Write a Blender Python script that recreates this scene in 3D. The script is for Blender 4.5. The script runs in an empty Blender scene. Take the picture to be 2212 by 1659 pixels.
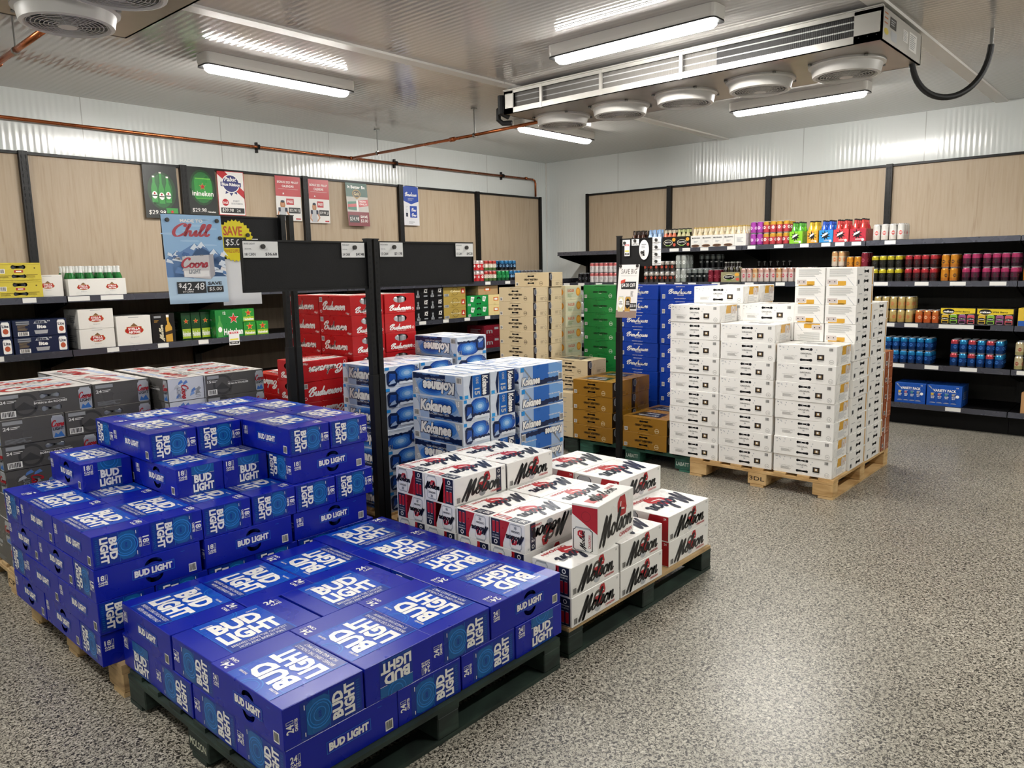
import bpy, math, random
from mathutils import Vector, Matrix
from mathutils.geometry import tessellate_polygon
random.seed(7)
PI = math.pi
SC = bpy.context.scene
COL = SC.collection

# ------------------------------------------------------------------ camera
yaw, pit, rol = math.radians(41.82388), math.radians(-8.54461), math.radians(-1.10824)
Fv = Vector((math.cos(pit)*math.cos(yaw), math.cos(pit)*math.sin(yaw), math.sin(pit)))
Rv = Vector((math.sin(yaw), -math.cos(yaw), 0))
Uv = Rv.cross(Fv)
R2 = Rv*math.cos(rol) + Uv*math.sin(rol)
U2 = -Rv*math.sin(rol) + Uv*math.cos(rol)
cd = bpy.data.cameras.new('camera')
cam = bpy.data.objects.new('camera', cd)
COL.objects.link(cam)
cd.sensor_fit = 'HORIZONTAL'; cd.sensor_width = 36; cd.lens = 1644.05/2212*36
cd.clip_start = 0.05; cd.clip_end = 60
Mx = Matrix((R2, U2, -Fv)).transposed().to_4x4()
Mx.translation = Vector((-8.79478, -7.13385, 1.59767))
cam.matrix_world = Mx
SC.camera = cam

# ------------------------------------------------------------------ world, colour management
W = bpy.data.worlds.new('world'); SC.world = W; W.use_nodes = True
W.node_tree.nodes['Background'].inputs[0].default_value = (0.8, 0.85, 1, 1)
W.node_tree.nodes['Background'].inputs[1].default_value = 0.15
SC.view_settings.view_transform = 'Standard'
SC.view_settings.look = 'None'
SC.view_settings.gamma = 1
SC.view_settings.use_curve_mapping = False
SC.view_settings.exposure = 1.68
SC.cycles.use_denoising = True
SC.cycles.max_bounces = 8
SC.cycles.diffuse_bounces = 4
SC.cycles.glossy_bounces = 3
SC.cycles.transmission_bounces = 3
SC.cycles.sample_clamp_indirect = 6
SC.cycles.caustics_reflective = False
SC.cycles.caustics_refractive = False
LAMP = 42.0            # strength of every tube's diffuser

# ------------------------------------------------------------------ materials
def lin(h):
    h = h.lstrip('#'); o = []
    for i in (0, 2, 4):
        c = int(h[i:i+2], 16)/255
        o.append(c/12.92 if c <= .04045 else ((c+.055)/1.055)**2.4)
    return (o[0], o[1], o[2], 1)
_M = {}
def mat(h, rough=.42, metal=0, bump=0.0, spec=.5, bscale=300):
    k = (h, rough, metal, bump, spec)
    if k in _M: return _M[k]
    m = bpy.data.materials.new('finish_' + h.lstrip('#')); m.use_nodes = True
    nt = m.node_tree; b = nt.nodes['Principled BSDF']
    c = lin(h)
    b.inputs['Base Color'].default_value = c
    b.inputs['Metallic'].default_value = metal
    b.inputs['Specular IOR Level'].default_value = spec
    tc = nt.nodes.new('ShaderNodeTexCoord'); nz = nt.nodes.new('ShaderNodeTexNoise')
    nz.inputs['Scale'].default_value = 9
    nt.links.new(tc.outputs['Object'], nz.inputs['Vector'])
    mr = nt.nodes.new('ShaderNodeMapRange')
    mr.inputs['To Min'].default_value = max(.05, rough-.07); mr.inputs['To Max'].default_value = min(1, rough+.07)
    nt.links.new(nz.outputs['Fac'], mr.inputs['Value']); nt.links.new(mr.outputs['Result'], b.inputs['Roughness'])
    if bump:
        n2 = nt.nodes.new('ShaderNodeTexNoise'); n2.inputs['Scale'].default_value = bscale
        nt.links.new(tc.outputs['Object'], n2.inputs['Vector'])
        bp = nt.nodes.new('ShaderNodeBump'); bp.inputs['Strength'].default_value = bump; bp.inputs['Distance'].default_value = .002
        nt.links.new(n2.outputs['Fac'], bp.inputs['Height']); nt.links.new(bp.outputs['Normal'], b.inputs['Normal'])
    _M[k] = m
    return m
def card(h): return mat(h, .29, spec=.4)
def nodes(name):
    m = bpy.data.materials.new(name); m.use_nodes = True
    nt = m.node_tree
    return m, nt, nt.nodes['Principled BSDF'], nt.nodes.new, nt.links.new
def ramp(nt, stops, interp='LINEAR'):
    r = nt.nodes.new('ShaderNodeValToRGB'); r.color_ramp.interpolation = interp
    e = r.color_ramp.elements
    while len(e) < len(stops): e.new(.5)
    for i, (p, c) in enumerate(stops):
        e[i].position = p; e[i].color = lin(c)
    return r
def floor_material():
    m, nt, b, N, L = nodes('speckled_epoxy_floor')
    tc = N('ShaderNodeTexCoord')
    nz = N('ShaderNodeTexNoise'); nz.inputs['Scale'].default_value = 105; nz.inputs['Detail'].default_value = 2.5
    nz.inputs['Distortion'].default_value = 1.2
    L(tc.outputs['Object'], nz.inputs['Vector'])
    r = ramp(nt, [(.40, '#24221f'), (.45, '#615e56'), (.50, '#989386'), (.62, '#b2ada0'), (.7, '#d0cbbf')])
    L(nz.outputs['Fac'], r.inputs['Fac'])
    n2 = N('ShaderNodeTexNoise'); n2.inputs['Scale'].default_value = 1.3; n2.inputs['Detail'].default_value = 3
    L(tc.outputs['Object'], n2.inputs['Vector'])
    mx = N('ShaderNodeMix'); mx.data_type = 'RGBA'; mx.blend_type = 'MULTIPLY'; mx.inputs['Factor'].default_value = .35
    r2 = ramp(nt, [(.3, '#c8c4bc'), (.7, '#ffffff')])
    L(n2.outputs['Fac'], r2.inputs['Fac']); L(r.outputs['Color'], mx.inputs['A']); L(r2.outputs['Color'], mx.inputs['B'])
    L(mx.outputs['Result'], b.inputs['Base Color'])
    b.inputs['Roughness'].default_value = .3
    bp = N('ShaderNodeBump'); bp.inputs['Strength'].default_value = .35; bp.inputs['Distance'].default_value = .003
    n3 = N('ShaderNodeTexNoise'); n3.inputs['Scale'].default_value = 60
    L(tc.outputs['Object'], n3.inputs['Vector']); L(n3.outputs['Fac'], bp.inputs['Height']); L(bp.outputs['Normal'], b.inputs['Normal'])
    return m
def ribbed(name, axis, col, pitch, seam_axis, seam, strength, rough, metal=.0):
    """painted sheet-metal cold-room panel: fine ribs across `axis`, a seam line every `seam` metres"""
    m, nt, b, N, L = nodes(name)
    tc = N('ShaderNodeTexCoord'); sp = N('ShaderNodeSeparateXYZ'); L(tc.outputs['Object'], sp.inputs[0])
    def mth(op, a, v=None):
        n = N('ShaderNodeMath'); n.operation = op
        if isinstance(a, (int, float)): n.inputs[0].default_value = a
        else: L(a, n.inputs[0])
        if v is not None:
            if isinstance(v, (int, float)): n.inputs[1].default_value = v
            else: L(v, n.inputs[1])
        return n.outputs[0]
    s = mth('SINE', mth('MULTIPLY', sp.outputs[axis], 2*PI/pitch))
    nz = N('ShaderNodeTexNoise'); nz.inputs['Scale'].default_value = 2.2; L(tc.outputs['Object'], nz.inputs['Vector'])
    h = mth('ADD', mth('MULTIPLY', s, .5), mth('MULTIPLY', nz.outputs['Fac'], 1.2))
    bp = N('ShaderNodeBump'); bp.inputs['Strength'].default_value = strength; bp.inputs['Distance'].default_value = .0016
    L(h, bp.inputs['Height']); L(bp.outputs['Normal'], b.inputs['Normal'])
    d = mth('ABSOLUTE', mth('SUBTRACT', mth('FRACT', mth('DIVIDE', sp.outputs[seam_axis], seam)), .5))
    ln = mth('GREATER_THAN', d, .5-.004/seam)
    mx = N('ShaderNodeMix'); mx.data_type = 'RGBA'
    mx.inputs['A'].default_value = lin(col); mx.inputs['B'].default_value = lin('#aeb0ad')
    L(ln, mx.inputs['Factor']); L(mx.outputs['Result'], b.inputs['Base Color'])
    b.inputs['Roughness'].default_value = rough; b.inputs['Metallic'].default_value = metal
    return m
def wood(name, stops, scale=(1, 1, 1), wave=6, rough=.5, grain='Z'):
    m, nt, b, N, L = nodes(name)
    tc = N('ShaderNodeTexCoord'); mp = N('ShaderNodeMapping'); mp.inputs['Scale'].default_value = scale
    L(tc.outputs['Object'], mp.inputs['Vector'])
    nz = N('ShaderNodeTexNoise'); nz.inputs['Scale'].default_value = wave; nz.inputs['Detail'].default_value = 5
    nz.inputs['Distortion'].default_value = .8
    L(mp.outputs['Vector'], nz.inputs['Vector'])
    r = ramp(nt, stops); L(nz.outputs['Fac'], r.inputs['Fac']); L(r.outputs['Color'], b.inputs['Base Color'])
    b.inputs['Roughness'].default_value = rough
    bp = N('ShaderNodeBump'); bp.inputs['Strength'].default_value = .2; bp.inputs['Distance'].default_value = .002
    L(nz.outputs['Fac'], bp.inputs['Height']); L(bp.outputs['Normal'], b.inputs['Normal'])
    return m
M_FLOOR = floor_material()
M_WALLX = ribbed('wall_sheet_x', 0, '#d6dad8', .048, 0, 1.24, .75, .15)
M_WALLY = ribbed('wall_sheet_y', 1, '#d6dad8', .048, 1, 1.24, .75, .15)
M_CEIL = ribbed('ceiling_sheet', 0, '#b9b6b2', .048, 0, 1.24, .42, .07)
M_MAPLE = wood('maple_laminate', [(.25, '#a59078'), (.42, '#b19e85'), (.62, '#b6a48d'), (.8, '#aa967d')], (9, 9, .5), 4.5, .5)
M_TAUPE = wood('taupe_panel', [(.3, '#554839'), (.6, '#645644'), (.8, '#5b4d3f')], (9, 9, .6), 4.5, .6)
M_SHADEP = wood('shelf_shade_panel', [(.3, '#1d1a17'), (.6, '#26221e'), (.8, '#211d1a')], (9, 9, .6), 4.5, .6)  # right wall's lower panels, shade under the shelves put into the colour
M_PINE = wood('raw_pine', [(.3, '#a9834f'), (.5, '#cba772'), (.7, '#d9b986')], (1, 1, 4), 4, .7)
M_PINEX = wood('raw_pine_old', [(.3, '#8f7350'), (.5, '#b89a6e'), (.7, '#c9ab7e')], (1, 1, 4), 4, .75)
M_GREENW = wood('green_stained_wood', [(.3, '#1f3f35'), (.5, '#2b5a4b'), (.7, '#3a7562')], (1, 1, 5), 5, .7)
M_DGREENW = wood('dark_green_stained_wood', [(.3, '#141d19'), (.5, '#1f2d27'), (.75, '#2f4238')], (1, 1, 5), 5, .65)
M_BLACK = mat('#0b0b0c', .42, 0, .1, .35)
M_SHELF = mat('#050506', .5, 0, .1, .2)
M_LIP = mat('#53555f', .27, .55)
M_BOARD = mat('#101011', .6, 0, .3, .3)
M_WHITE = mat('#e9e7e2', .4)
M_STEEL = mat('#b9b6ae', .32, .9, .2, .5, 40)
M_COPPER = mat('#b5683f', .28, .9)
M_ZINC = mat('#8f8f8c', .35, .9)
M_RUBBER = mat('#0c0c0d', .5)
M_FIXT = mat('#d5d2cc', .4)
def emis(name, col, s):
    m, nt, b, N, L = nodes(name)
    b.inputs['Base Color'].default_value = (1, 1, 1, 1)
    b.inputs['Emission Color'].default_value = col; b.inputs['Emission Strength'].default_value = s
    return m
M_LAMP = emis('lit_diffuser', (1, .972, .92, 1), LAMP)

# ------------------------------------------------------------------ mesh builder
class MB:
    def __init__(s): s.v = []; s.f = []; s.m = []; s.mats = []
    def mi(s, m):
        if m not in s.mats: s.mats.append(m)
        return s.mats.index(m)
    def add(s, vs, fs, m):
        b = len(s.v); k = s.mi(m); s.v += [tuple(v) for v in vs]
        for f in fs: s.f.append([b+i for i in f]); s.m.append(k)
    def box(s, x0, y0, z0, x1, y1, z1, m, ch=0):
        if ch == 0:
            vs = [(x, y, z) for z in (z0, z1) for y in (y0, y1) for x in (x0, x1)]
            s.add(vs, [(0, 2, 3, 1), (4, 5, 7, 6), (0, 1, 5, 4), (2, 6, 7, 3), (0, 4, 6, 2), (1, 3, 7, 5)], m)
        else:
            chamfer_box(s, x0, y0, z0, x1, y1, z1, m, ch)
    def cyl(s, p0, p1, r, m, n=12, r1=None, cap=True):
        p0, p1 = Vector(p0), Vector(p1); r1 = r if r1 is None else r1
        d = (p1-p0).normalized(); a = Vector((0, 0, 1)) if abs(d.z) < .9 else Vector((1, 0, 0))
        u = d.cross(a).normalized(); w = d.cross(u)
        vs = []
        for p, rr in ((p0, r), (p1, r1)):
            for i in range(n):
                t = 2*PI*i/n; vs.append(p+u*math.cos(t)*rr+w*math.sin(t)*rr)
        fs = [(i, (i+1) % n, n+(i+1) % n, n+i) for i in range(n)]
        if cap: fs += [tuple(range(n))[::-1], tuple(range(n, 2*n))]
        s.add(vs, fs, m)
    def tube(s, pts, r, m, n=10):
        pts = [Vector(p) for p in pts]; vs = []; u = None
        for i, p in enumerate(pts):
            d = (pts[min(i+1, len(pts)-1)]-pts[max(i-1, 0)]).normalized()
            if u is None:
                a = Vector((0, 0, 1)) if abs(d.z) < .9 else Vector((1, 0, 0)); u = d.cross(a).normalized()
            else: u = (u-d*u.dot(d)).normalized()
            w = d.cross(u)
            for k in range(n):
                t = 2*PI*k/n; vs.append(p+u*math.cos(t)*r+w*math.sin(t)*r)
        fs = []
        for i in range(len(pts)-1):
            for k in range(n):
                fs.append((i*n+k, i*n+(k+1) % n, (i+1)*n+(k+1) % n, (i+1)*n+k))
        fs += [tuple(range(n))[::-1], tuple(range(len(vs)-n, len(vs)))]
        s.add(vs, fs, m)
    def lathe(s, prof, bands, n=14, cx=0, cy=0, z0=0):
        """prof: [(r,z)], bands: material of each segment"""
        for i in range(len(prof)-1):
            (ra, za), (rb, zb) = prof[i], prof[i+1]; vs = []
            for r, z in ((ra, za), (rb, zb)):
                for k in range(n):
                    t = 2*PI*k/n; vs.append((cx+r*math.cos(t), cy+r*math.sin(t), z0+z))
            s.add(vs, [(k, (k+1) % n, n+(k+1) % n, n+k) for k in range(n)], bands[i])
    def mesh(s, name, smooth=False):
        me = bpy.data.meshes.new(name); me.from_pydata(s.v, [], s.f)
        for m in s.mats: me.materials.append(m)
        me.polygons.foreach_set('material_index', s.m)
        if smooth: me.polygons.foreach_set('use_smooth', [True]*len(s.f))
        me.update()
        return me
    def obj(s, name, parent=None, smooth=False):
        o = bpy.data.objects.new(name, s.mesh(name, smooth)); COL.objects.link(o)
        if parent: o.parent = parent
        return o
def chamfer_box(s, x0, y0, z0, x1, y1, z1, m, c):
    vs = []
    for z in (z0, z1):
        for y in (y0, y1):
            for x in (x0, x1):
                sx = c if x == x0 else -c; sy = c if y == y0 else -c; sz = c if z == z0 else -c
                vs += [(x, y+sy, z+sz), (x+sx, y, z+sz), (x+sx, y+sy, z)]
    def I(ix, iy, iz, a): return ((iz*2+iy)*2+ix)*3+a
    fs = [[I(0, 0, 0, 0), I(0, 0, 1, 0), I(0, 1, 1, 0), I(0, 1, 0, 0)], [I(1, 0, 0, 0), I(1, 1, 0, 0), I(1, 1, 1, 0), I(1, 0, 1, 0)],
          [I(0, 0, 0, 1), I(1, 0, 0, 1), I(1, 0, 1, 1), I(0, 0, 1, 1)], [I(0, 1, 0, 1), I(0, 1, 1, 1), I(1, 1, 1, 1), I(1, 1, 0, 1)],
          [I(0, 0, 0, 2), I(0, 1, 0, 2), I(1, 1, 0, 2), I(1, 0, 0, 2)], [I(0, 0, 1, 2), I(1, 0, 1, 2), I(1, 1, 1, 2), I(0, 1, 1, 2)]]
    for iy in (0, 1):
        for iz in (0, 1): fs.append([I(0, iy, iz, 1), I(1, iy, iz, 1), I(1, iy, iz, 2), I(0, iy, iz, 2)])
    for ix in (0, 1):
        for iz in (0, 1): fs.append([I(ix, 0, iz, 0), I(ix, 1, iz, 0), I(ix, 1, iz, 2), I(ix, 0, iz, 2)])
    for ix in (0, 1):
        for iy in (0, 1): fs.append([I(ix, iy, 0, 0), I(ix, iy, 1, 0), I(ix, iy, 1, 1), I(ix, iy, 0, 1)])
    for ix in (0, 1):
        for iy in (0, 1):
            for iz in (0, 1): fs.append([I(ix, iy, iz, 0), I(ix, iy, iz, 1), I(ix, iy, iz, 2)])
    s.add(vs, fs, m)

def tag(o, label=None, cat=None, group=None, kind=None):
    if label: o['label'] = label
    if cat: o['category'] = cat
    if group: o['group'] = group
    if kind: o['kind'] = kind
    return o
def empty(name, loc=(0, 0, 0), rz=0):
    o = bpy.data.objects.new(name, None); COL.objects.link(o); o.location = loc; o.rotation_euler = (0, 0, rz)
    o.empty_display_size = .1
    return o
def copy_tree(o, parent=None):
    c = o.copy(); COL.objects.link(c); c.parent = parent
    for ch in list(o.children): copy_tree(ch, c)
    return c
def struct(o): return tag(o, kind='structure')

# ------------------------------------------------------------------ lettering
_T = {}
def text_geo(s, bold=0.0, shear=0.0):
    k = (s, bold, shear)
    if k in _T: return _T[k]
    cu = bpy.data.curves.new('t', 'FONT'); cu.body = s; cu.resolution_u = 2; cu.offset = bold; cu.shear = shear
    ob = bpy.data.objects.new('t', cu); COL.objects.link(ob)
    dg = bpy.context.evaluated_depsgraph_get(); dg.update()
    me = bpy.data.meshes.new_from_object(ob.evaluated_get(dg))
    vs = [(v.co.x, v.co.y) for v in me.vertices]
    fs = [list(p.vertices) for p in me.polygons]
    bpy.data.objects.remove(ob); bpy.data.curves.remove(cu); bpy.data.meshes.remove(me)
    if not vs: vs = [(0, 0), (1, 1)]; fs = []
    x0 = min(v[0] for v in vs); x1 = max(v[0] for v in vs); y0 = min(v[1] for v in vs); y1 = max(v[1] for v in vs)
    w = max(x1-x0, 1e-4); h = max(y1-y0, 1e-4)
    _T[k] = ([((x-x0)/w, (y-y0)/h) for x, y in vs], fs, w/h)
    return _T[k]
# handwritten stroke letters: width, points (x, y), x-height 1, ascender 2
SCRIPT = {
 'M': (1.75, [(-.2, -.5), (.1, .5), (.5, 1.95), (.55, .8), (.5, -.6), (.85, .8), (1.3, 1.85), (1.25, .7), (1.3, .05), (1.5, .08), (1.75, .5)]),
 'C': (1.35, [(1.15, 1.5), (1.2, 1.9), (.8, 1.95), (.25, 1.3), (.15, .5), (.5, 0), (.95, .1), (1.3, .45)]),
 'K': (1.5, [(.15, 0), (.35, 1.9), (.25, 1.0), (1.1, 1.95), (.45, 1.05), (.8, .4), (1.2, 0), (1.5, .3)]),
 'B': (1.45, [(-.25, .9), (.1, 1.6), (.8, 1.95), (1.2, 1.6), (.6, 1.05), (1.15, .75), (1.0, .15), (.45, 0), (.15, .3), (.55, 1.1), (.65, 1.8)]),
 'o': (.9, [(0, .55), (.35, .98), (.12, .6), (.2, .08), (.55, .02), (.75, .5), (.45, .98), (.6, .75), (.9, .8)]),
 'l': (.65, [(0, .45), (.45, 1.3), (.48, 1.95), (.25, 1.75), (.2, .4), (.4, .02), (.65, .4)]),
 's': (.7, [(0, .35), (.35, 1.05), (.52, .55), (.35, .02), (.05, .15), (.35, .05), (.7, .4)]),
 'n': (1.05, [(0, .5), (.15, .98), (.16, .02), (.25, .55), (.55, .98), (.66, .6), (.66, .15), (.85, .02), (1.05, .35)]),
 'u': (1.0, [(0, .5), (.12, .95), (.12, .3), (.35, .02), (.65, .5), (.68, .95), (.68, .2), (.82, .02), (1.0, .4)]),
 'd': (1.0, [(.0, .5), (.55, .95), (.15, .7), (.2, .05), (.5, .2), (.78, 1.95), (.66, .5), (.8, .02), (1.0, .4)]),
 'w': (1.2, [(0, .6), (.12, .95), (.15, .2), (.35, .02), (.55, .6), (.6, .1), (.85, .02), (1.0, .9), (1.2, .8)]),
 'e': (.75, [(0, .4), (.5, .65), (.4, .98), (.12, .7), (.2, .08), (.5, .05), (.75, .4)]),
 'i': (.5, [(0, .4), (.2, .95), (.2, .2), (.35, .02), (.5, .4)]),
 'r': (.7, [(0, .4), (.2, 1.05), (.3, .85), (.5, .85), (.45, .3), (.55, .02), (.7, .4)]),
 'k': (.95, [(0, .3), (.35, 1.95), (.15, 0), (.35, .7), (.6, .9), (.3, .5), (.65, .05), (.95, .4)]),
 'a': (1.0, [(0, .45), (.55, .95), (.15, .7), (.2, .05), (.5, .2), (.66, .95), (.66, .2), (.8, .02), (1.0, .4)]),
 'h': (1.05, [(0, .45), (.35, 1.5), (.38, 1.95), (.2, 1.6), (.12, 0), (.3, .7), (.6, .9), (.66, .2), (.85, .02), (1.05, .4)]),
 't': (.6, [(0, .4), (.3, 1.5), (.25, .3), (.4, .02), (.6, .4)]),
}
_S = {}
def script_geo(word, pen=.17, slant=.35):
    k = (word, pen, slant)
    if k in _S: return _S[k]
    V = []; F = []; x = 0
    for ch in word:
        w, pts = SCRIPT[ch]
        P = [(px+x+py*slant, py) for px, py in pts]
        fine = []
        for i in range(len(P)-1):
            p0 = P[max(i-1, 0)]; p1 = P[i]; p2 = P[i+1]; p3 = P[min(i+2, len(P)-1)]
            for j in range(4):
                t = j/4
                fine.append(tuple(.5*((2*p1[a])+(-p0[a]+p2[a])*t+(2*p0[a]-5*p1[a]+4*p2[a]-p3[a])*t*t+(-p0[a]+3*p1[a]-3*p2[a]+p3[a])*t**3) for a in (0, 1)))
        fine.append(P[-1])
        b = len(V); n = len(fine)
        for i, q in enumerate(fine):
            a = fine[max(i-1, 0)]; c = fine[min(i+1, n-1)]
            dx, dy = c[0]-a[0], c[1]-a[1]; l = math.hypot(dx, dy) or 1
            wd = pen*(.42+.58*abs(dy/l))*(.5 if i in (0, n-1) and ch.isupper() else 1)/2
            if ch.isupper(): wd *= 1.25
            V += [(q[0]-dy/l*wd, q[1]+dx/l*wd), (q[0]+dy/l*wd, q[1]-dx/l*wd)]
        for i in range(n-1): F.append([b+2*i, b+2*i+1, b+2*i+3, b+2*i+2])
        x += w
    x0 = min(v[0] for v in V); x1 = max(v[0] for v in V); y0 = min(v[1] for v in V); y1 = max(v[1] for v in V)
    w = x1-x0; h = y1-y0
    _S[k] = ([((p-x0)/w, (q-y0)/h) for p, q in V], F, w/h)
    return _S[k]

class Face:
    """prints on one flat face; coordinates in metres, (0,0) lower left as read"""
    def __init__(s, mb, o, ux, uy, w, h, rot=0):
        s.mb = mb; o = Vector(o); ux = Vector(ux); uy = Vector(uy); s.n = ux.cross(uy)
        if rot == 180: o = o+ux*w+uy*h; ux = -ux; uy = -uy
        elif rot == 90: o = o+ux*w; ux, uy = uy, -ux; w, h = h, w
        elif rot == 270: o = o+uy*h; ux, uy = -uy, ux; w, h = h, w
        s.o = o; s.ux = ux; s.uy = uy; s.w = w; s.h = h
    def P(s, x, y, k): return s.o+s.ux*x+s.uy*y+s.n*(.0005+.00035*k)
    def poly(s, pts, m, k=0):
        s.mb.add([s.P(x, y, k) for x, y in pts], [tuple(range(len(pts)))], m)
    def rect(s, x0, y0, x1, y1, m, k=0): s.poly([(x0, y0), (x1, y0), (x1, y1), (x0, y1)], m, k)
    def geo(s, g, x, y, w, h, m, k, rot=0):
        vs, fs, _ = g; o = []
        for a, b in vs:
            if rot == 0: o.append(s.P(x+a*w, y+b*h, k))
            elif rot == 90: o.append(s.P(x+w-b*w, y+a*h, k))
            elif rot == 180: o.append(s.P(x+w-a*w, y+h-b*h, k))
            else: o.append(s.P(x+b*w, y+h-a*h, k))
        s.mb.add(o, fs, m)
    def text(s, t, x, y, w, h, m, k=2, rot=0, bold=.02, shear=0): s.geo(text_geo(t, bold, shear), x, y, w, h, m, k, rot)
    def script(s, t, x, y, w, h, m, k=2, rot=0, pen=.2, slant=.35): s.geo(script_geo(t, pen, slant), x, y, w, h, m, k, rot)
    def disc(s, cx, cy, r, m, k=1, ry=None, n=20):
        ry = ry or r
        s.poly([(cx+r*math.cos(2*PI*i/n), cy+ry*math.sin(2*PI*i/n)) for i in range(n)], m, k)
    def ring(s, cx, cy, r, t, m, k=1, ry=None, n=20, a0=0, a1=360):
        ry = ry or r; V = []; F = []
        for i in range(n+1):
            a = math.radians(a0+(a1-a0)*i/n); c, q = math.cos(a), math.sin(a)
            V += [s.P(cx+r*c, cy+ry*q, k), s.P(cx+(r-t)*c, cy+(ry-t)*q, k)]
            if i < n: F.append((2*i, 2*i+2, 2*i+3, 2*i+1))
        s.mb.add(V, F, m)
    def frame(s, x0, y0, x1, y1, t, m, k=1):
        s.rect(x0, y0, x1, y0+t, m, k); s.rect(x0, y1-t, x1, y1, m, k); s.rect(x0, y0+t, x0+t, y1-t, m, k); s.rect(x1-t, y0+t, x1, y1-t, m, k)
    def lines(s, x0, y0, x1, y1, n, m, k=1, seed=1):
        rr = random.Random(seed); d = (y1-y0)/n
        for i in range(n):
            s.rect(x0, y1-(i+.65)*d, x1-(x1-x0)*rr.uniform(0, .35), y1-(i+.25)*d, m, k)
    def barcode(s, x, y, w, h, bg, fg, k=1):
        s.rect(x, y, x+w, y+h, bg, k); rr = random.Random(3); p = x+w*.08
        while p < x+w*.9:
            d = w*rr.uniform(.03, .07); s.rect(p, y+h*.12, min(p+d, x+w*.92), y+h*.9, fg, k+1); p += d+w*rr.uniform(.03, .06)
    def star(s, cx, cy, r, m, k=2, n=5, inner=.4, ph=90):
        V = []
        for i in range(2*n):
            a = math.radians(ph+180*i/n); q = r if i % 2 == 0 else r*inner
            V.append((cx+q*math.cos(a), cy+q*math.sin(a)))
        c = s.P(cx, cy, k); L_ = [s.P(a, b, k) for a, b in V]
        s.mb.add([c]+L_, [(0, i+1, (i+1) % len(L_)+1) for i in range(len(L_))], m)
    def can(s, x, y, w, h, m, cap, k=1):
        """can printed on a face, upright"""
        s.poly([(x+w*.12, y), (x+w*.88, y), (x+w, y+h*.06), (x+w, y+h*.88), (x+w*.86, y+h*.96), (x+w*.14, y+h*.96), (x, y+h*.88), (x, y+h*.06)], m, k)
        s.rect(x+w*.12, y+h*.95, x+w*.88, y+h, cap, k+1)
        s.rect(x+w*.14, y-h*.0, x+w*.86, y+h*.025, cap, k+1)

# ------------------------------------------------------------------ printed case faces
WH = card('#efede9'); BK = card('#131316'); SIL = mat('#c3c6ca', .3, .5); DK = mat('#050506', .8)
BU = card('#0a1c9c'); BUP = card('#0a49b8'); BUD_ = card('#0b2f8e'); CY = card('#2a7fd0'); CYD = card('#115a9c')
RED = card('#b5232b'); NAVY = card('#1b2138'); GREY = card('#8d9094'); LG = card('#b9bcc0')
def bone(cx, cy, w, h, pinch=.45):
    P = []; r = h/2; n = 7
    for i in range(n):
        a = math.radians(-40+ -280*i/(n-1)); P.append((cx-w/2+r-r*math.cos(a)*-1, cy+r*math.sin(a)*1))
    P = []
    for i in range(n):
        a = math.radians(50+260*i/(n-1)); P.append((cx-w/2+r+r*math.cos(a), cy+r*math.sin(a)))
    P.append((cx, cy-r*pinch))
    for i in range(n):
        a = math.radians(-130+260*i/(n-1)); P.append((cx+w/2-r+r*math.cos(a), cy+r*math.sin(a)))
    P.append((cx, cy+r*pinch))
    return P
def cres(cx, cy, w, h, up=True):
    P = []
    for i in range(9):
        a = math.radians(180*i/8); P.append((cx+w/2*math.cos(a), cy+(h if up else -h)*math.sin(a)))
    for i in range(5):
        a = math.radians(180-180*(i+.5)/5); P.append((cx+w*.3*math.cos(a), cy+(h*.35 if up else -h*.35)*math.sin(a)))
    return P

def bud_big(F, x, y, w, h, k=3, rot=0):
    """the two stacked words, BUD above LIGHT, in a box as read"""
    if rot == 0:
        F.text('BUD', x+w*.06, y+h*.52, w*.84, h*.48, WH, k, 0, .05); F.text('LIGHT', x, y, w, h*.48, WH, k, 0, .05)
    elif rot == 90:
        F.text('BUD', x, y+h*.06, w*.48, h*.84, WH, k, 90, .05); F.text('LIGHT', x+w*.52, y, w*.48, h, WH, k, 90, .05)
def bud_top(F, num='24', fr=False):
    W, H = F.w, F.h
    F.rect(.17*W, .004, .76*W, H-.004, BUP, 0); F.rect(.185*W, .004, .745*W, H*.2, BUD_, 1)
    F.rect(.17*W, .004, .174*W, H-.004, CY, 2); F.rect(.756*W, .004, .76*W, H-.004, CY, 2)
    F.ring(.46*W, H-.003, .16*H, .012*H, CY, 2, a0=180, a1=360); F.ring(.46*W, H-.003, .12*H, .008*H, CY, 2, a0=180, a1=360)
    F.rect(.18*W, .81*H, .36*W, .818*H, CY, 2); F.rect(.56*W, .81*H, .75*W, .818*H, CY, 2)
    F.text('REGISTERED', .2*W, .85*H, .11*W, .03*H, WH, 2); F.text('TRADE MARK', .62*W, .85*H, .11*W, .03*H, WH, 2)
    bud_big(F, .205*W, .215*H, .53*W, .62*H)
    a, b = ('BRASSEE AVEC DES HOUBLONS', 'ET ORGE DE QUALITE SUPERIEURE') if fr else ('BREWED USING THE CHOICEST', 'HOPS AND BARLEY MALT')
    F.text(a, .22*W, .125*H, .5*W, .05*H, WH, 2, 0, 0); F.text(b, .26*W, .045*H, .42*W, .05*H, WH, 2, 0, 0)
    F.text(num, .82*W, .85*H, .09*W, .11*H, WH, 2, 0, .03); F.rect(.92*W, .84*H, .945*W, .925*H, LG, 2); F.rect(.925*W, .85*H, .94*W, .915*H, BU, 3)
    F.text('CANS', .84*W, .77*H, .105*W, .05*H, WH, 2, 0, .03)
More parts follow.
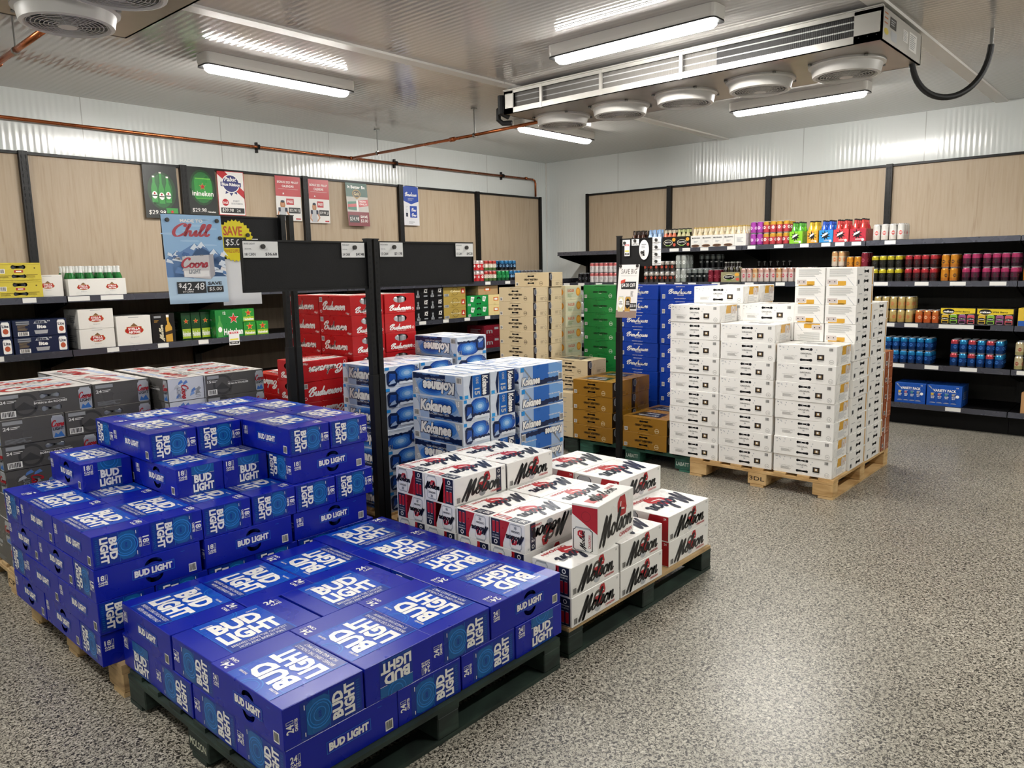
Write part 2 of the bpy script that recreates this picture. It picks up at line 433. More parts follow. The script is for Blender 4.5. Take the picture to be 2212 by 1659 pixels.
def bud_count(F, num, x, y, s, rot=0):
    if rot == 0:
        F.text(num, x, y+s*.9, s*1.1, s, WH, 2, 0, .03); F.frame(x+s*1.2, y+s*.9, x+s*1.6, y+s*1.9, s*.08, LG, 2)
        F.text('CANS', x, y+s*.35, s*1.6, s*.42, WH, 2, 0, .04); F.text('CANETTES', x, y, s*1.6, s*.26, WH, 2, 0, .04)
    else:
        F.text(num, x, y, s, s*1.1, WH, 2, 90, .03); F.frame(x, y+s*1.2, x+s, y+s*1.6, s*.08, LG, 2)
        F.text('CANETTES', x+s*1.15, y, s*.42, s*1.6, WH, 2, 90, .04)
def bud_long(F, num='24'):
    W, H = F.w, F.h
    bud_count(F, num, .03*W, .48*H, .165*H)
    F.rect(.33*W, .38*H, .73*W, .68*H, BU, 1); F.frame(.33*W, .38*H, .73*W, .68*H, .006*H+.0006, CY, 2)
    F.text('BUD LIGHT', .35*W, .425*H, .36*W, .21*H, WH, 3, 0, .06)
    F.barcode(.87*W, .1*H, .075*W, .27*H, WH, BK, 1)
    F.rect(0.003, .72*H, W-.003, .725*H, BUD_, 0); F.text('recycle', .8*W, .82*H, .04*W, .04*H, CY, 1, 0, 0)
bud_long.holes = lambda W, H: [cres(.535*W, .71*H, .17*W, .19*H), cres(.535*W, .35*H, .17*W, .22*H, False)]
def bud_plain(F, num='24'): bud_long(F, num)
def bud_can(F, num='24'):
    W, H = F.w, F.h
    bud_count(F, num, .03*W, .35*H, .19*H, 90)
    F.rect(.2*W, .03*H, .97*W, .93*H, BUD_, 0); F.rect(.55*W, .03*H, .555*W, .93*H, CY, 1)
    F.poly([(.27*W, .12*H), (.33*W, .06*H), (.5*W, .06*H), (.56*W, .13*H), (.56*W, .8*H), (.5*W, .9*H), (.33*W, .9*H), (.27*W, .82*H)], CYD, 1)
    for r, t in ((.34, .03), (.27, .02), (.17, .02)): F.ring(.43*W, .48*H, r*H, t*H, CY, 2, n=16)
    F.text('BB', .415*W, .40*H, .035*W, .16*H, BUD_, 2, 90)
    F.rect(.245*W, .1*H, .255*W, .2*H, WH, 2); F.rect(.245*W, .74*H, .255*W, .86*H, WH, 2)
    bud_big(F, .585*W, .09*H, .29*W, .80*H, 3, 90)
    F.lines(.9*W, .1*H, .95*W, .86*H, 12, CYD, 1)
def bud_panel(F, num='24'):
    W, H = F.w, F.h
    bud_count(F, num, .05*W, .6*H, .18*H)
    F.rect(.32*W, .02*H, .80*W, .99*H, BUD_, 0); F.rect(.32*W, .7*H, .80*W, .985*H, CYD, 1)
    F.ring(.56*W, H-.002, .3*H, .02*H, CY, 2, a0=180, a1=360); F.ring(.56*W, H-.002, .2*H, .02*H, CY, 2, a0=180, a1=360)
    F.rect(.32*W, .69*H, .42*W, .70*H, WH, 2); F.rect(.7*W, .69*H, .8*W, .70*H, WH, 2)
    bud_big(F, .335*W, .1*H, .45*W, .59*H); F.text('BREWED WITH CHOICEST HOPS', .36*W, .04*H, .4*W, .035*H, CY, 2, 0, 0)

def hexa(F, cx, cy, r, m, k=1):
    F.poly([(cx-r, cy+r*.5), (cx-r, cy-r*.4), (cx-r*.35, cy-r), (cx+r*.75, cy-r), (cx+r, cy-r*.3), (cx+r*.6, cy+r), (cx-r*.5, cy+r)], m, k)
    F.poly([(cx-r*.5, cy-r*.1), (cx-r*.5, cy-r*.25), (cx+.5*r, cy-r*.45), (cx+.5*r, cy-.3*r)], WH, k+1)
    F.poly([(cx-r*.5, cy-r*.1), (cx-r*.35, cy-r*.15), (cx-.2*r, cy+r*.5), (cx-.35*r, cy+.5*r)], WH, k+1)
def nhl_strip(F, x0, x1, vertical=True):
    H = F.h; w = x1-x0
    F.rect(x0, .03*H, x1, .97*H, NAVY, 1)
    F.disc(x0+w*.5, .84*H, w*.25, WH, 2); F.disc(x0+w*.5, .84*H, w*.17, NAVY, 3)
    F.text('HOME', x0+w*.2, .6*H, w*.6, .08*H, WH, 2); F.text('ICE', x0+w*.2, .5*H, w*.6, .07*H, LG, 2)
def mol_top(F, nhl=True):
    W, H = F.w, F.h
    x1 = .80*W if nhl else .92*W
    hexa(F, (.08*W+x1)/2+.02*W, .38*H, .23*H, RED, 1)
    F.script('Molson', .04*W, .26*H, x1-.05*W, .64*H, NAVY, 3, pen=.3)
    F.text('CANADIAN', .45*W, .08*H, x1-.47*W, .1*H, RED, 2)
    if nhl:
        F.rect(.84*W, .5*H, .985*W, .97*H, NAVY, 1); F.text('NHL', .87*W, .56*H, .09*W, .14*H, LG, 2, 90); F.text('EPIC', .87*W, .74*H, .08*W, .18*H, WH, 2, 90)
        F.rect(.86*W, .04*H, .97*W, .46*H, RED, 1); F.rect(.88*W, .1*H, .91*W, .4*H, LG, 2); F.rect(.93*W, .1*H, .96*W, .4*H, WH, 2)
def mol_long(F, nhl=False):
    W, H = F.w, F.h
    F.ring(.53*W, .46*H, .3*H, .1*H, card('#4b4642'), 1, ry=.36*H, a0=-30, a1=200); F.rect(.46*W, .28*H, .60*W, .62*H, RED, 1)
    F.disc(.52*W, .2*H, .17*H, LG if not nhl else GREY, 1, ry=.12*H); F.rect(.47*W, .3*H, .53*W, .42*H, DK, 2)
    hexa(F, .62*W, .78*H, .17*H, RED, 2)
    F.script('Molson', .12*W, .03*H, .76*W, .84*H, BK, 4, pen=.29, slant=.4)
    F.text('CANADIAN', .68*W, .1*H, .2*W, .085*H, RED, 3); F.star(.86*W, .25*H, .03*H, RED, 3)
    F.barcode(.03*W, .05*H, .08*W, .25*H, WH, BK, 1); F.lines(.12*W, .05*H, .22*W, .2*H, 4, GREY, 1)
    if nhl: nhl_strip(F, .8*W, .9*W)
    F.text('15', .92*W, .85*H, .03*W, .07*H, GREY, 1)
def mol_end(F):
    W, H = F.w, F.h
    F.poly([(.42*W, .03*H), (.62*W, .03*H), (.62*W, .97*H), (.66*W, .97*H)], RED, 1)
    F.poly([(.42*W, .03*H), (.70*W, .03*H), (.70*W, .97*H), (.66*W, .97*H)], RED, 1)
    F.can(.08*W, .06*H, .34*W, .9*H, LG, GREY, 1); F.can(.1*W, .08*H, .3*W, .86*H, WH, LG, 3)
    hexa(F, .3*W, .64*H, .09*W, RED, 5); F.script('Molson', .01*W, .38*H, .52*W, .36*H, BK, 7, pen=.36)
    F.text('CANADIAN', .13*W, .28*H, .24*W, .08*H, NAVY, 5, 0, .02); F.star(.25*W, .18*H, .06*W, GREY, 5, 6)
    F.rect(.70*W, .03*H, .96*W, .97*H, NAVY, 1); F.disc(.83*W, .84*H, .05*W, WH, 2); F.disc(.83*W, .84*H, .03*W, NAVY, 3)
    F.text('CANADIAN', .73*W, .68*H, .2*W, .05*H, WH, 2); F.text('HOME ICE', .74*W, .59*H, .18*W, .05*H, LG, 2)
    F.can(.73*W, .1*H, .08*W, .42*H, RED, LG, 2); F.can(.84*W, .1*H, .08*W, .42*H, RED, LG, 2)
def mol24_end(F):
    W, H = F.w, F.h
    F.can(.06*W, .02*H, .32*W, .92*H, BK, GREY, 0); F.can(.075*W, .04*H, .29*W, .88*H, LG, LG, 2)
    hexa(F, .26*W, .6*H, .05*W, RED, 4); F.script('Molson', .08*W, .38*H, .3*W, .24*H, BK, 6)
    F.poly([(.5*W, .004), (.995*W, .004), (.995*W, .75*H), (.62*W, .97*H)], RED, 1); F.poly([(.995*W, .75*H), (.995*W, .985*H), (.62*W, .97*H)], RED, 1)
    F.text('24', .9*W, .84*H, .055*W, .09*H, WH, 2)
def mol24_long(F): mol_long(F)

KB = card('#1d57b4'); KD = card('#0e2049'); KL = card('#9fb6d8'); KW = card('#dfe6ef'); KM = card('#3f7fd0')
def ridge(F, x0, x1, y, amp, m, k, seed=2, base=0.004):
    rr = random.Random(seed); n = 14; top = [(x0+(x1-x0)*i/n, y+amp*rr.uniform(-1, 1)*(1 if i % 2 else .5)) for i in range(n+1)]
    for i in range(n): F.poly([(top[i][0], base), (top[i+1][0], base), top[i+1], top[i]], m, k)
def sky(F, cx, cy, rx, ry, k0=0, cols=('#16479e', '#2560b8', '#3f7fd0', '#6fa6e0', '#a9cbee')):
    for i, c in enumerate(cols):
        f = 1-i*.19; V = [(min(max(cx+rx*f*math.cos(2*PI*a/22), .004), F.w-.004), min(max(cy+ry*f*math.sin(2*PI*a/22), .004), F.h-.004)) for a in range(22)]; F.poly(V, card(c), k0+i)
def kok_word(F, x, y, w, h, k=7, sh=.15):
    F.text('Kokanee', x, y, w, h, KD, k, 0, .1, sh); F.text('Kokanee', x+w*.02, y+h*.05, w*.96, h*.9, WH, k+1, 0, .055, sh)
def kok_long(F):
    W, H = F.w, F.h
    F.poly([(.16*W, .004), (.98*W, .004), (.84*W, .97*H), (.1*W, .97*H)], KL, 0)
    sky(F, .6*W, .62*H, .34*W, .42*H, 1, ('#7fa3d4', '#3f7fd0', '#2560b8', '#16479e'))
    F.poly([(.84*W, .97*H), (.985*W, .004), (.992*W, .004), (.992*W, .97*H)], LG, 4)
    ridge(F, .34*W, .975*W, .29*H, .07*H, KD, 5, 2); ridge(F, .45*W, .9*W, .08*H, .05*H, card('#44689e'), 6, 5)
    for i in range(4): F.poly([(.05*W+i*.045*W, .97*H), (.06*W+i*.045*W, .97*H), (.24*W+i*.03*W, .3*H), (.23*W+i*.03*W, .3*H)], LG if i % 2 else GREY, 4)
    kok_word(F, .15*W, .3*H, .64*W, .56*H)
    F.text('GLACIER FRESH BEER', .32*W, .2*H, .42*W, .08*H, LG, 7, 0, .02)
    F.rect(.02*W, .84*H, .075*W, .98*H, card('#1f8ad6'), 5); F.barcode(.03*W, .06*H, .1*W, .28*H, WH, BK, 5)
    F.text('15', .88*W, .68*H, .055*W, .22*H, WH, 7, 0, .03)
def kok_handle(F):
    W, H = F.w, F.h
    F.rect(.08*W, .004, .985*W, .97*H, KL, 0)
    F.poly([(.3*W, .004), (.98*W, .004), (.98*W, .8*H), (.84*W, .97*H), (.3*W, .97*H)], card('#2a66ba'), 0+1); F.poly([(.66*W, .3*H), (.98*W, .3*H), (.98*W, .85*H), (.8*W, .97*H), (.66*W, .97*H)], card('#6fa0da'), 2)
    ridge(F, .35*W, .985*W, .28*H, .07*H, KD, 5, 6); ridge(F, .62*W, .97*W, .1*H, .05*H, card('#44689e'), 6, 3)
    F.poly([(.06*W, .97*H), (.09*W, .97*H), (.3*W, .3*H), (.27*W, .3*H)], GREY, 3)
    kok_word(F, .04*W, .08*H, .42*W, .42*H, 7)
    F.rect(.03*W, .75*H, .1*W, .95*H, card('#1f8ad6'), 5); F.barcode(.89*W, .12*H, .09*W, .34*H, WH, BK, 7)
    F.text('GLACIER FRESH BEER', .64*W, .48*H, .28*W, .06*H, WH, 5, 0, .02)
kok_handle.holes = lambda W, H: [cres(.53*W, .62*H, .24*W, .22*H), cres(.55*W, .33*H, .2*W, .2*H, False)]
def kok_end(F):
    W, H = F.w, F.h
    sky(F, .62*W, .62*H, .37*W, .4*H, 0)
    ridge(F, .28*W, .98*W, .34*H, .06*H, KD, 5, 8, .2*H); ridge(F, .4*W, .98*W, .24*H, .03*H, KW, 6, 3, .12*H)
    F.poly([(.06*W, .2*H), (.1*W, .08*H), (.26*W, .05*H), (.33*W, .14*H), (.36*W, .6*H), (.3*W, .78*H), (.12*W, .8*H), (.05*W, .68*H)], KD, 7); F.poly([(.1*W, .3*H), (.3*W, .36*H), (.3*W, .64*H), (.14*W, .68*H)], card('#1b4a9e'), 8); F.poly([(.1*W, .16*H), (.3*W, .2*H), (.26*W, .4*H), (.16*W, .3*H)], KL, 9)
    F.rect(.02*W, .84*H, .13*W, .98*H, card('#1f8ad6'), 5); F.text('15', .86*W, .7*H, .09*W, .22*H, GREY, 7, 0, .02)
    F.lines(.5*W, .05*H, .92*W, .13*H, 3, LG, 1)
def kok_end2(F):
    W, H = F.w, F.h
    F.poly([(.25*W, .004), (.3*W, .004), (.34*W, .97*H), (.28*W, .97*H), (.2*W, .5*H)], KD, 0)
    F.rect(.34*W, .004, .66*W, .97*H, card('#1460b4'), 1); F.rect(.66*W, .004, .985*W, .97*H, KD, 1)
    F.text('15', .40*W, .12*H, .2*W, .3*H, LG, 2, 270, .04); F.text('CANS', .46*W, .6*H, .1*W, .3*H, LG, 2, 270, .02)
    F.text('Kokanee', .70*W, .08*H, .22*W, .84*H, WH, 3, 270, .05, .1); F.rect(.03*W, .03*H, .16*W, .18*H, card('#2f9be0'), 2)
def kok_top(F):
    W, H = F.w, F.h; rr = random.Random(4)
    for i in range(12):
        x = rr.uniform(.02, .75)*W; y = rr.uniform(.06, .85)*H
        F.poly([(x, y), (x+.22*W, y+.03*H), (x+.2*W, y+.07*H), (x+.03*W, y+.05*H)], rr.choice([KL, LG, KM, LG]), i % 3)
    F.ring(.5*W, .5*H, .4*W, .02*W, KL, 2, ry=.35*H)

BRD = card('#b3161a')
def budw_long(F):
    W, H = F.w, F.h
    F.script('Budweiser', .13*W, .26*H, .72*W, .48*H, WH, 2, pen=.33)
    F.barcode(.03*W, .68*H, .09*W, .24*H, WH, BK, 1); F.text('15', .86*W, .1*H, .05*W, .08*H, WH, 1); F.lines(.9*W, .06*H, .98*W, .16*H, 3, WH, 1)
    F.ring(.07*W, .2*H, .08*H, .02*H, WH, 1, n=12)
    F.rect(.003, .8*H, W-.003, .806*H, card('#8e1418'), 0)
def budw_end(F):
    W, H = F.w, F.h
    F.script('Budweiser', .14*W, .13*H, .72*W, .32*H, WH, 2, pen=.34); F.text('KING OF BEERS', .38*W, .07*H, .3*W, .035*H, WH, 1)
    F.ring(.92*W, .2*H, .07*H, .02*H, WH, 1, n=12); F.rect(.003, .47*H, W-.003, .476*H, card('#8e1418'), 0)
budw_end.holes = lambda W, H: [[(.5*W+.22*W*math.cos(a*PI/6), .72*H+.19*H*math.sin(a*PI/6)) for a in range(12)]]
def budw_top(F):
    W, H = F.w, F.h
    F.rect(.03*W, .08*H, .97*W, .5*H, WH, 1); F.script('Budweiser', .2*W, .6*H, .6*W, .3*H, WH, 1)
    F.text('THIS IS THE FAMOUS BEER', .1*W, .18*H, .8*W, .1*H, BK, 2); F.script('Budweiser', .12*W, .32*H, .5*W, .12*H, BK, 2)

CG = card('#565452'); CGD = card('#403f3e'); CGL = card('#9b9da0')
def coors_can(F, x, y, w, h):
    F.can(x, y, w, h, SIL, LG, 2); F.poly([(x+.1*w, y+.05*h), (x+w*.95, y+.05*h), (x+.7*w, y+.3*h), (x+.45*w, y+.16*h), (x+.25*w, y+.25*h)], card('#3b6fb8'), 4)
    F.script('Coors', x-.02*w, y+.5*h, w*1.02, h*.3, RED, 6, pen=.36, slant=.2); F.text('LIGHT', x+.06*w, y+.35*h, .9*w, .14*h, BK, 5, 0, .03)
def coors_long(F, num='24', words='BORN in the ROCKIES'):
    W, H = F.w, F.h
    F.ring(.28*W, .5*H, .46*H, .1*H, CGD, 0, n=24, ry=.46*H); F.poly([(.14*W, .3*H), (.4*W, .3*H), (.27*W, .62*H)], CGD, 0)
    F.rect(.03*W, .80*H, .22*W, .94*H, CGL, 1); F.text(num, .03*W, .62*H, .06*W, .12*H, WH, 1, 0, .02); F.lines(.1*W, .62*H, .2*W, .73*H, 2, WH, 1)
    F.text(words, .37*W, .47*H, .35*W, .085*H, WH, 1, 0, .03); F.rect(.37*W, .6*H, .7*W, .61*H, WH, 1)
    F.barcode(.03*W, .08*H, .15*W, .24*H, WH, BK, 1)
    coors_can(F, .85*W, .02*H, .14*W, .92*H)
coors_long.holes = lambda W, H: [bone(.54*W, .78*H, .22*W, .2*H, .3), bone(.55*W, .26*H, .22*W, .2*H, .3)]
def coors_15(F): coors_long(F, '15', 'NE dans les ROCHEUSES')
def coors_plain(F, num='24'):
    W, H = F.w, F.h
    F.rect(.04*W, .80*H, .34*W, .94*H, CGL, 1); F.text(num, .04*W, .6*H, .1*W, .13*H, WH, 1, 0, .02); F.lines(.15*W, .6*H, .3*W, .72*H, 2, WH, 1)
    F.lines(.05*W, .06*H, .48*W, .24*H, 4, GREY, 1); F.rect(.003, .5*H, W-.003, .504*H, CGD, 0)
    coors_can(F, .78*W, .02*H, .2*W, .93*H)
def coors_mtn(F):
    W, H = F.w, F.h; rr = random.Random(9)
    for i in range(9):
        x = rr.uniform(.02, .8)*W; y = rr.uniform(.05, .75)*H
        F.poly([(x, y), (x+.14*W, y+.1*H), (x+.1*W, y+.22*H), (x+.02*W, y+.12*H)], rr.choice([card('#5a7fbf'), GREY, LG, card('#7fa0d4')]), i % 3)
    F.script('Coors', .36*W, .08*H, .2*W, .62*H, RED, 5, rot=270, pen=.3, slant=.2); F.text('LIGHT', .24*W, .1*H, .1*W, .5*H, GREY, 5, 270, .02)
    F.lines(.75*W, .08*H, .92*W, .5*H, 6, GREY, 1)
def coors_top(F):
    W, H = F.w, F.h
    F.script('Coors', .12*W, .28*H, .76*W, .52*H, RED, 3, pen=.26, slant=.2); F.text('LIGHT', .3*W, .08*H, .42*W, .16*H, GREY, 2)
    ridge(F, .05*W, .95*W, .82*H, .08*H, card('#9fb1d0'), 0, 3, .7*H)

def gw_long(F, dark='#1d1712', ring_=WH, sub=None):
    W, H = F.w, F.h; D = card(dark)
    F.text('GREAT WESTERN', .28*W, .44*H, .40*W, .135*H, D, 2, 0, .05); F.rect(.26*W, .5*H, .285*W, .51*H, D, 1); F.rect(.685*W, .5*H, .71*W, .51*H, D, 1)
    F.text(sub or 'CLASSIC', .45*W, .385*H, .08*W, .035*H, D if not sub else ring_, 2); F.lines(.33*W, .88*H, .66*W, .93*H, 1, D, 1)
    F.rect(.33*W, .12*H, .62*W, .13*H, D, 1)
    F.barcode(.03*W, .08*H, .075*W, .22*H, WH, BK, 1)
    F.ring(.78*W, .24*H, .15*H, .02*H, ring_, 1, n=16); F.text('SASK', .735*W, .2*H, .09*W, .08*H, ring_, 1, 0, .02)
def gwb_long(F): gw_long(F, '#251a12', card('#3d3126'))
def gwo_long(F): gw_long(F, '#1d1208', card('#e8d9b0'))
def gwg_long(F): gw_long(F, '#0d1d12', card('#d5e2d2'), 'PILSNER')
_bh = lambda W, H: [bone(.48*W, .74*H, .2*W, .14*H, .5), bone(.48*W, .25*H, .2*W, .14*H, .5)]
gwb_long.holes = _bh; gwo_long.holes = _bh
def gw_end(F, strip='#2a211c', line='#7b6c55'):
    W, H = F.w, F.h; S_ = card(strip); L_ = card(line)
    F.rect(.003, .003, .2*W, H-.003, S_, 1); F.disc(.16*W, .68*H, .08*W, card('#5d6066'), 2, ry=.24*H); F.ring(.16*W, .68*H, .08*W, .012*W, LG, 3, ry=.24*H)
    F.rect(.2*W, .42*H, W-.003, .425*H, L_, 1); F.ring(.86*W, .2*H, .11*H, .02*H, L_, 1, n=14); F.lines(.5*W, .1*H, .75*W, .3*H, 3, L_, 1); F.text('6', .88*W, .84*H, .03*W, .08*H, L_, 1)
def gwo_end(F): gw_end(F, '#1d150c', '#6b4a14')
def gw_top(F):
    W, H = F.w, F.h
    F.poly([(.3*W, .2*H), (.85*W, .2*H), (.9*W, .8*H), (.25*W, .8*H)], card('#1d1812'), 1)
    F.text('GREAT WESTERN', .34*W, .55*H, .46*W, .16*H, LG, 2); F.text('BREWING', .42*W, .3*H, .3*W, .12*H, LG, 2)
def citrus(F):
    W, H = F.w, F.h
    F.rect(.1*W, .15*H, .95*W, .85*H, card('#bdbda4'), 1); F.disc(.8*W, .55*H, .14*W, card('#d08a2e'), 2, ry=.3*H); F.disc(.8*W, .55*H, .1*W, card('#e0a648'), 3, ry=.2*H)
    F.text('RADLER', .15*W, .55*H, .4*W, .2*H, card('#c05030'), 2); F.lines(.15*W, .2*H, .5*W, .45*H, 3, card('#8a9a6a'), 2)
def brew_long(F):
    W, H = F.w, F.h
    F.script('Brewhouse', .2*W, .4*H, .56*W, .36*H, WH, 2, pen=.3); F.text('PILSNER', .42*W, .3*H, .16*W, .07*H, LG, 2, 0, .03)
    F.text('SASKATOON', .38*W, .87*H, .22*W, .05*H, WH, 1); F.text('BREWED CANADA', .35*W, .08*H, .28*W, .04*H, WH, 1)
    F.barcode(.05*W, .1*H, .07*W, .28*H, WH, BK, 1)
def brew_end(F):
    W, H = F.w, F.h
    F.rect(.08*W, .003, .1*W, H-.003, card('#152e86'), 1); F.barcode(.5*W, .15*H, .12*W, .28*H, WH, BK, 1)

OG = card('#a9a8a5')
def orig_long(F):
    W, H = F.w, F.h; rr = random.Random(12)
    F.text('24', .03*W, .84*H, .04*W, .08*H, GREY, 1); F.rect(.08*W, .88*H, .13*W, .885*H, GREY, 1)
    F.text('ORIGINAL', .405*W, .52*H, .19*W, .085*H, card('#6a6a6a'), 2, 0, .01); F.text('16', .485*W, .4*H, .03*W, .085*H, GREY, 2, 0, .02)
    F.text('CANADIAN PALE ALE', .1*W, .4*H, .25*W, .035*H, OG, 1, 0, 0); F.lines(.13*W, .2*H, .33*W, .36*H, 5, OG, 1)
    F.rect(.68*W, .24*H, .80*W, .54*H, OG, 1); F.rect(.684*W, .25*H, .796*W, .53*H, card('#2a2320'), 2); F.rect(.71*W, .32*H, .77*W, .46*H, card('#a98a58'), 3); F.rect(.725*W, .35*H, .755*W, .46*H, WH, 4)
    F.rect(.69*W, .18*H, .79*W, .2*H, OG, 1)
    F.barcode(.87*W, .72*H, .075*W, .2*H, WH, BK, 1); F.ring(.92*W, .18*H, .12*H, .015*H, OG, 1, n=16); F.text('16', .9*W, .14*H, .04*W, .07*H, OG, 1)
    for i in range(10): F.disc(rr.uniform(.05, .95)*W, rr.uniform(.6, .9)*H, .004, LG, 0, n=6)
orig_long.holes = lambda W, H: [bone(.5*W, .79*H, .21*W, .15*H, .5), bone(.5*W, .22*H, .21*W, .15*H, .5)]
def orig_end(F):
    W, H = F.w, F.h
    Y = card('#d9a53a')
    F.poly([(.35*W, .5*H), (.62*W, .5*H), (.68*W, .6*H), (.95*W, .6*H), (.95*W, .95*H), (.38*W, .95*H)], Y, 1); F.disc(.72*W, .8*H, .07*W, card('#efe9dc'), 2, ry=.12*H)
    for x in (.62, .78): F.can(x*W, .45*H, .13*W, .42*H, card('#cfc4bf'), LG, 3)
    F.lines(.3*W, .1*H, .88*W, .42*H, 6, LG, 0, 2); F.rect(.9*W, .5*H, .905*W, .75*H, BK, 2)
    F.poly([(.003, .003), (.008, .003), (.15*W, .4*H), (.145*W, .4*H)], GREY, 1)
def orig_end2(F):
    W, H = F.w, F.h; Y = card('#d9a53a')
    F.rect(.05*W, .44*H, .95*W, .445*H, LG, 0); F.lines(.12*W, .5*H, .9*W, .93*H, 8, OG, 1, 4)
    F.rect(.12*W, .03*H, .62*W, .09*H, Y, 1); F.rect(.4*W, .05*H, .66*W, .28*H, Y, 1)
    for x in (.06, .22): F.poly([(x*W, .12*H), (x*W+.16*W, .12*H), (x*W+.16*W, .36*H), (x*W, .36*H)], card('#cfc4bf'), 2); F.disc(x*W+.08*W, .24*H, .02*W, BK, 3)
    F.poly([(.7*W, .44*H), (.72*W, .44*H), (.93*W, .02*H), (.91*W, .02*H)], LG, 1)
def orig_side(F):
    W, H = F.w, F.h
    F.rect(.9*W, .04*H, .96*W, .96*H, card('#c99a4a'), 0); orig_mid(F)
def orig_mid(F):
    W, H = F.w, F.h
    F.text('ORIGINAL', .44*W, .46*H, .2*W, .08*H, GREY, 2, 0, 0); F.barcode(.05*W, .1*H, .1*W, .25*H, LG, BK, 1); F.lines(.08*W, .55*H, .3*W, .62*H, 1, GREY, 1)
orig_side.holes = lambda W, H: [bone(.55*W, .77*H, .28*W, .2*H, .4), bone(.55*W, .25*H, .28*W, .2*H, .4)]
def brown_end(F):
    W, H = F.w, F.h
    F.rect(.36*W, .003, .44*W, H-.003, WH, 3); F.barcode(.05*W, .2*H, .2*W, .25*H, WH, BK, 1)
    F.frame(.55*W, .1*H, .92*W, .35*H, .004, card('#d9a182'), 1); F.lines(.5*W, .5*H, .92*W, .9*H, 5, card('#a86a48'), 1)

# shelf cartons
def yel_long(F):
    W, H = F.w, F.h; R = card('#a8352e'); D = card('#6b5a20')
    F.rect(.4*W, .44*H, .6*W, .58*H, R, 1); F.rect(.44*W, .48*H, .56*W, .54*H, WH, 2); F.barcode(.05*W, .4*H, .15*W, .26*H, WH, BK, 1)
    F.lines(.06*W, .12*H, .35*W, .3*H, 3, D, 1); F.lines(.66*W, .15*H, .93*W, .34*H, 3, D, 1); F.disc(.86*W, .7*H, .02*W, D, 1); F.rect(.02*W, .9*H, .98*W, .91*H, D, 1)
yel_long.holes = lambda W, H: [bone(.5*W, .76*H, .33*W, .24*H, .7), bone(.5*W, .23*H, .33*W, .22*H, .6)]
def lite_long(F):
    W, H = F.w, F.h; T = card('#8a7856')
    F.rect(.06*W, .72*H, .3*W, .8*H, GREY, 1); F.lines(.08*W, .35*H, .28*W, .7*H, 5, T, 1); F.rect(.06*W, .84*H, .3*W, .92*H, GREY, 1); F.barcode(.08*W, .06*H, .2*W, .24*H, WH, BK, 1)
    F.text('lite', .44*W, .46*H, .17*W, .22*H, WH, 3, 0, .04); F.poly([(.4*W, .14*H), (.62*W, .14*H), (.64*W, .36*H), (.38*W, .36*H)], SIL, 1); F.poly([(.38*W, .76*H), (.64*W, .76*H), (.6*W, .93*H), (.42*W, .93*H)], LG, 1)
    F.text('lite', .42*W, .78*H, .17*W, .14*H, NAVY, 2, 0, .04)
    F.text('15', .64*W, .85*H, .05*W, .08*H, WH, 1); F.can(.82*W, .08*H, .15*W, .86*H, WH, LG, 1); F.text('Lite', .835*W, .6*H, .12*W, .18*H, NAVY, 3, 0, .03); F.disc(.895*W, .38*H, .05*W, card('#b4563a'), 3, ry=.16*H)
def stella(F, cx=.5, cy=.5, s=1.0):
    W, H = F.w, F.h; g = card('#b49a5e'); r = card('#b3261f'); w = W*.44*s; x = cx*W; y = cy*H; h = w*.42
    F.disc(x, y, w/2, g, 1, ry=h/2+.002); F.disc(x, y-.02*h, w/2*.96, r, 2, ry=h/2*.92); F.rect(x-w*.4, y-h*.1, x+w*.4, y+h*.5, g, 2); F.rect(x-w*.38, y-h*.08, x+w*.38, y+h*.46, r, 3)
    F.text('STELLA', x-w*.32, y+h*.04, w*.64, h*.33, WH, 4, 0, .04); F.text('ARTOIS', x-w*.32, y-h*.38, w*.64, h*.32, WH, 4, 0, .04)
    F.poly([(x-.2*w, y+h*.55), (x+.2*w, y+h*.55), (x, y+h*.95)], card('#7c5c3c'), 2); F.text('Belgium', x-w*.22, y-h*.95, w*.44, h*.16, GREY, 2, 0, 0, .3)
    F.rect(.35*W, .93*H, .65*W, .95*H, GREY, 1); F.rect(.35*W, .05*H, .65*W, .06*H, LG, 1)
def stella_two(F): stella(F, .27, .52, .56); stella(F, .75, .52, .56); F.rect(.51*F.w, .003, .513*F.w, F.h-.003, LG, 1)
def stella_big(F): stella(F, .5, .5, 1.25)
def miller(F):
    W, H = F.w, F.h; G = card('#c99a3e')
    F.rect(.1*W, .85*H, .4*W, .92*H, GREY, 1); F.script('Miller', .28*W, .04*H, .24*W, .58*H, card('#d8cfb4'), 2, rot=90, pen=.34); F.lines(.1*W, .7*H, .3*W, .78*H, 2, G, 1)
    F.poly([(.56*W, .02*H), (.86*W, .02*H), (.86*W, .5*H), (.74*W, .72*H), (.74*W, .88*H), (.64*W, .88*H), (.64*W, .72*H), (.56*W, .5*H)], G, 1); F.rect(.63*W, .86*H, .75*W, .95*H, WH, 2)
    F.poly([(.56*W, .25*H), (.86*W, .3*H), (.86*W, .42*H), (.56*W, .36*H)], card('#3a2a18'), 2); F.rect(.46*W, .6*H, .66*W, .74*H, BK, 2)
def hein(F, small=False):
    W, H = F.w, F.h; R = card('#c23326')
    F.star(.66*W, .68*H, .2*W, WH, 2); F.star(.66*W, .68*H, .175*W, R, 3)
    F.text('Heineken', .28*W, .08*H, .7*W, .24*H, WH, 2, 0, .04); F.text('12', .28*W, .84*H, .1*W, .1*H, WH, 2)
    F.poly([(.06*W, .03*H), (.24*W, .03*H), (.24*W, .45*H), (.18*W, .62*H), (.18*W, .8*H), (.12*W, .8*H), (.12*W, .62*H), (.06*W, .45*H)], card('#4f9a4a'), 1); F.disc(.15*W, .3*H, .07*W, WH, 2, ry=.1*H)
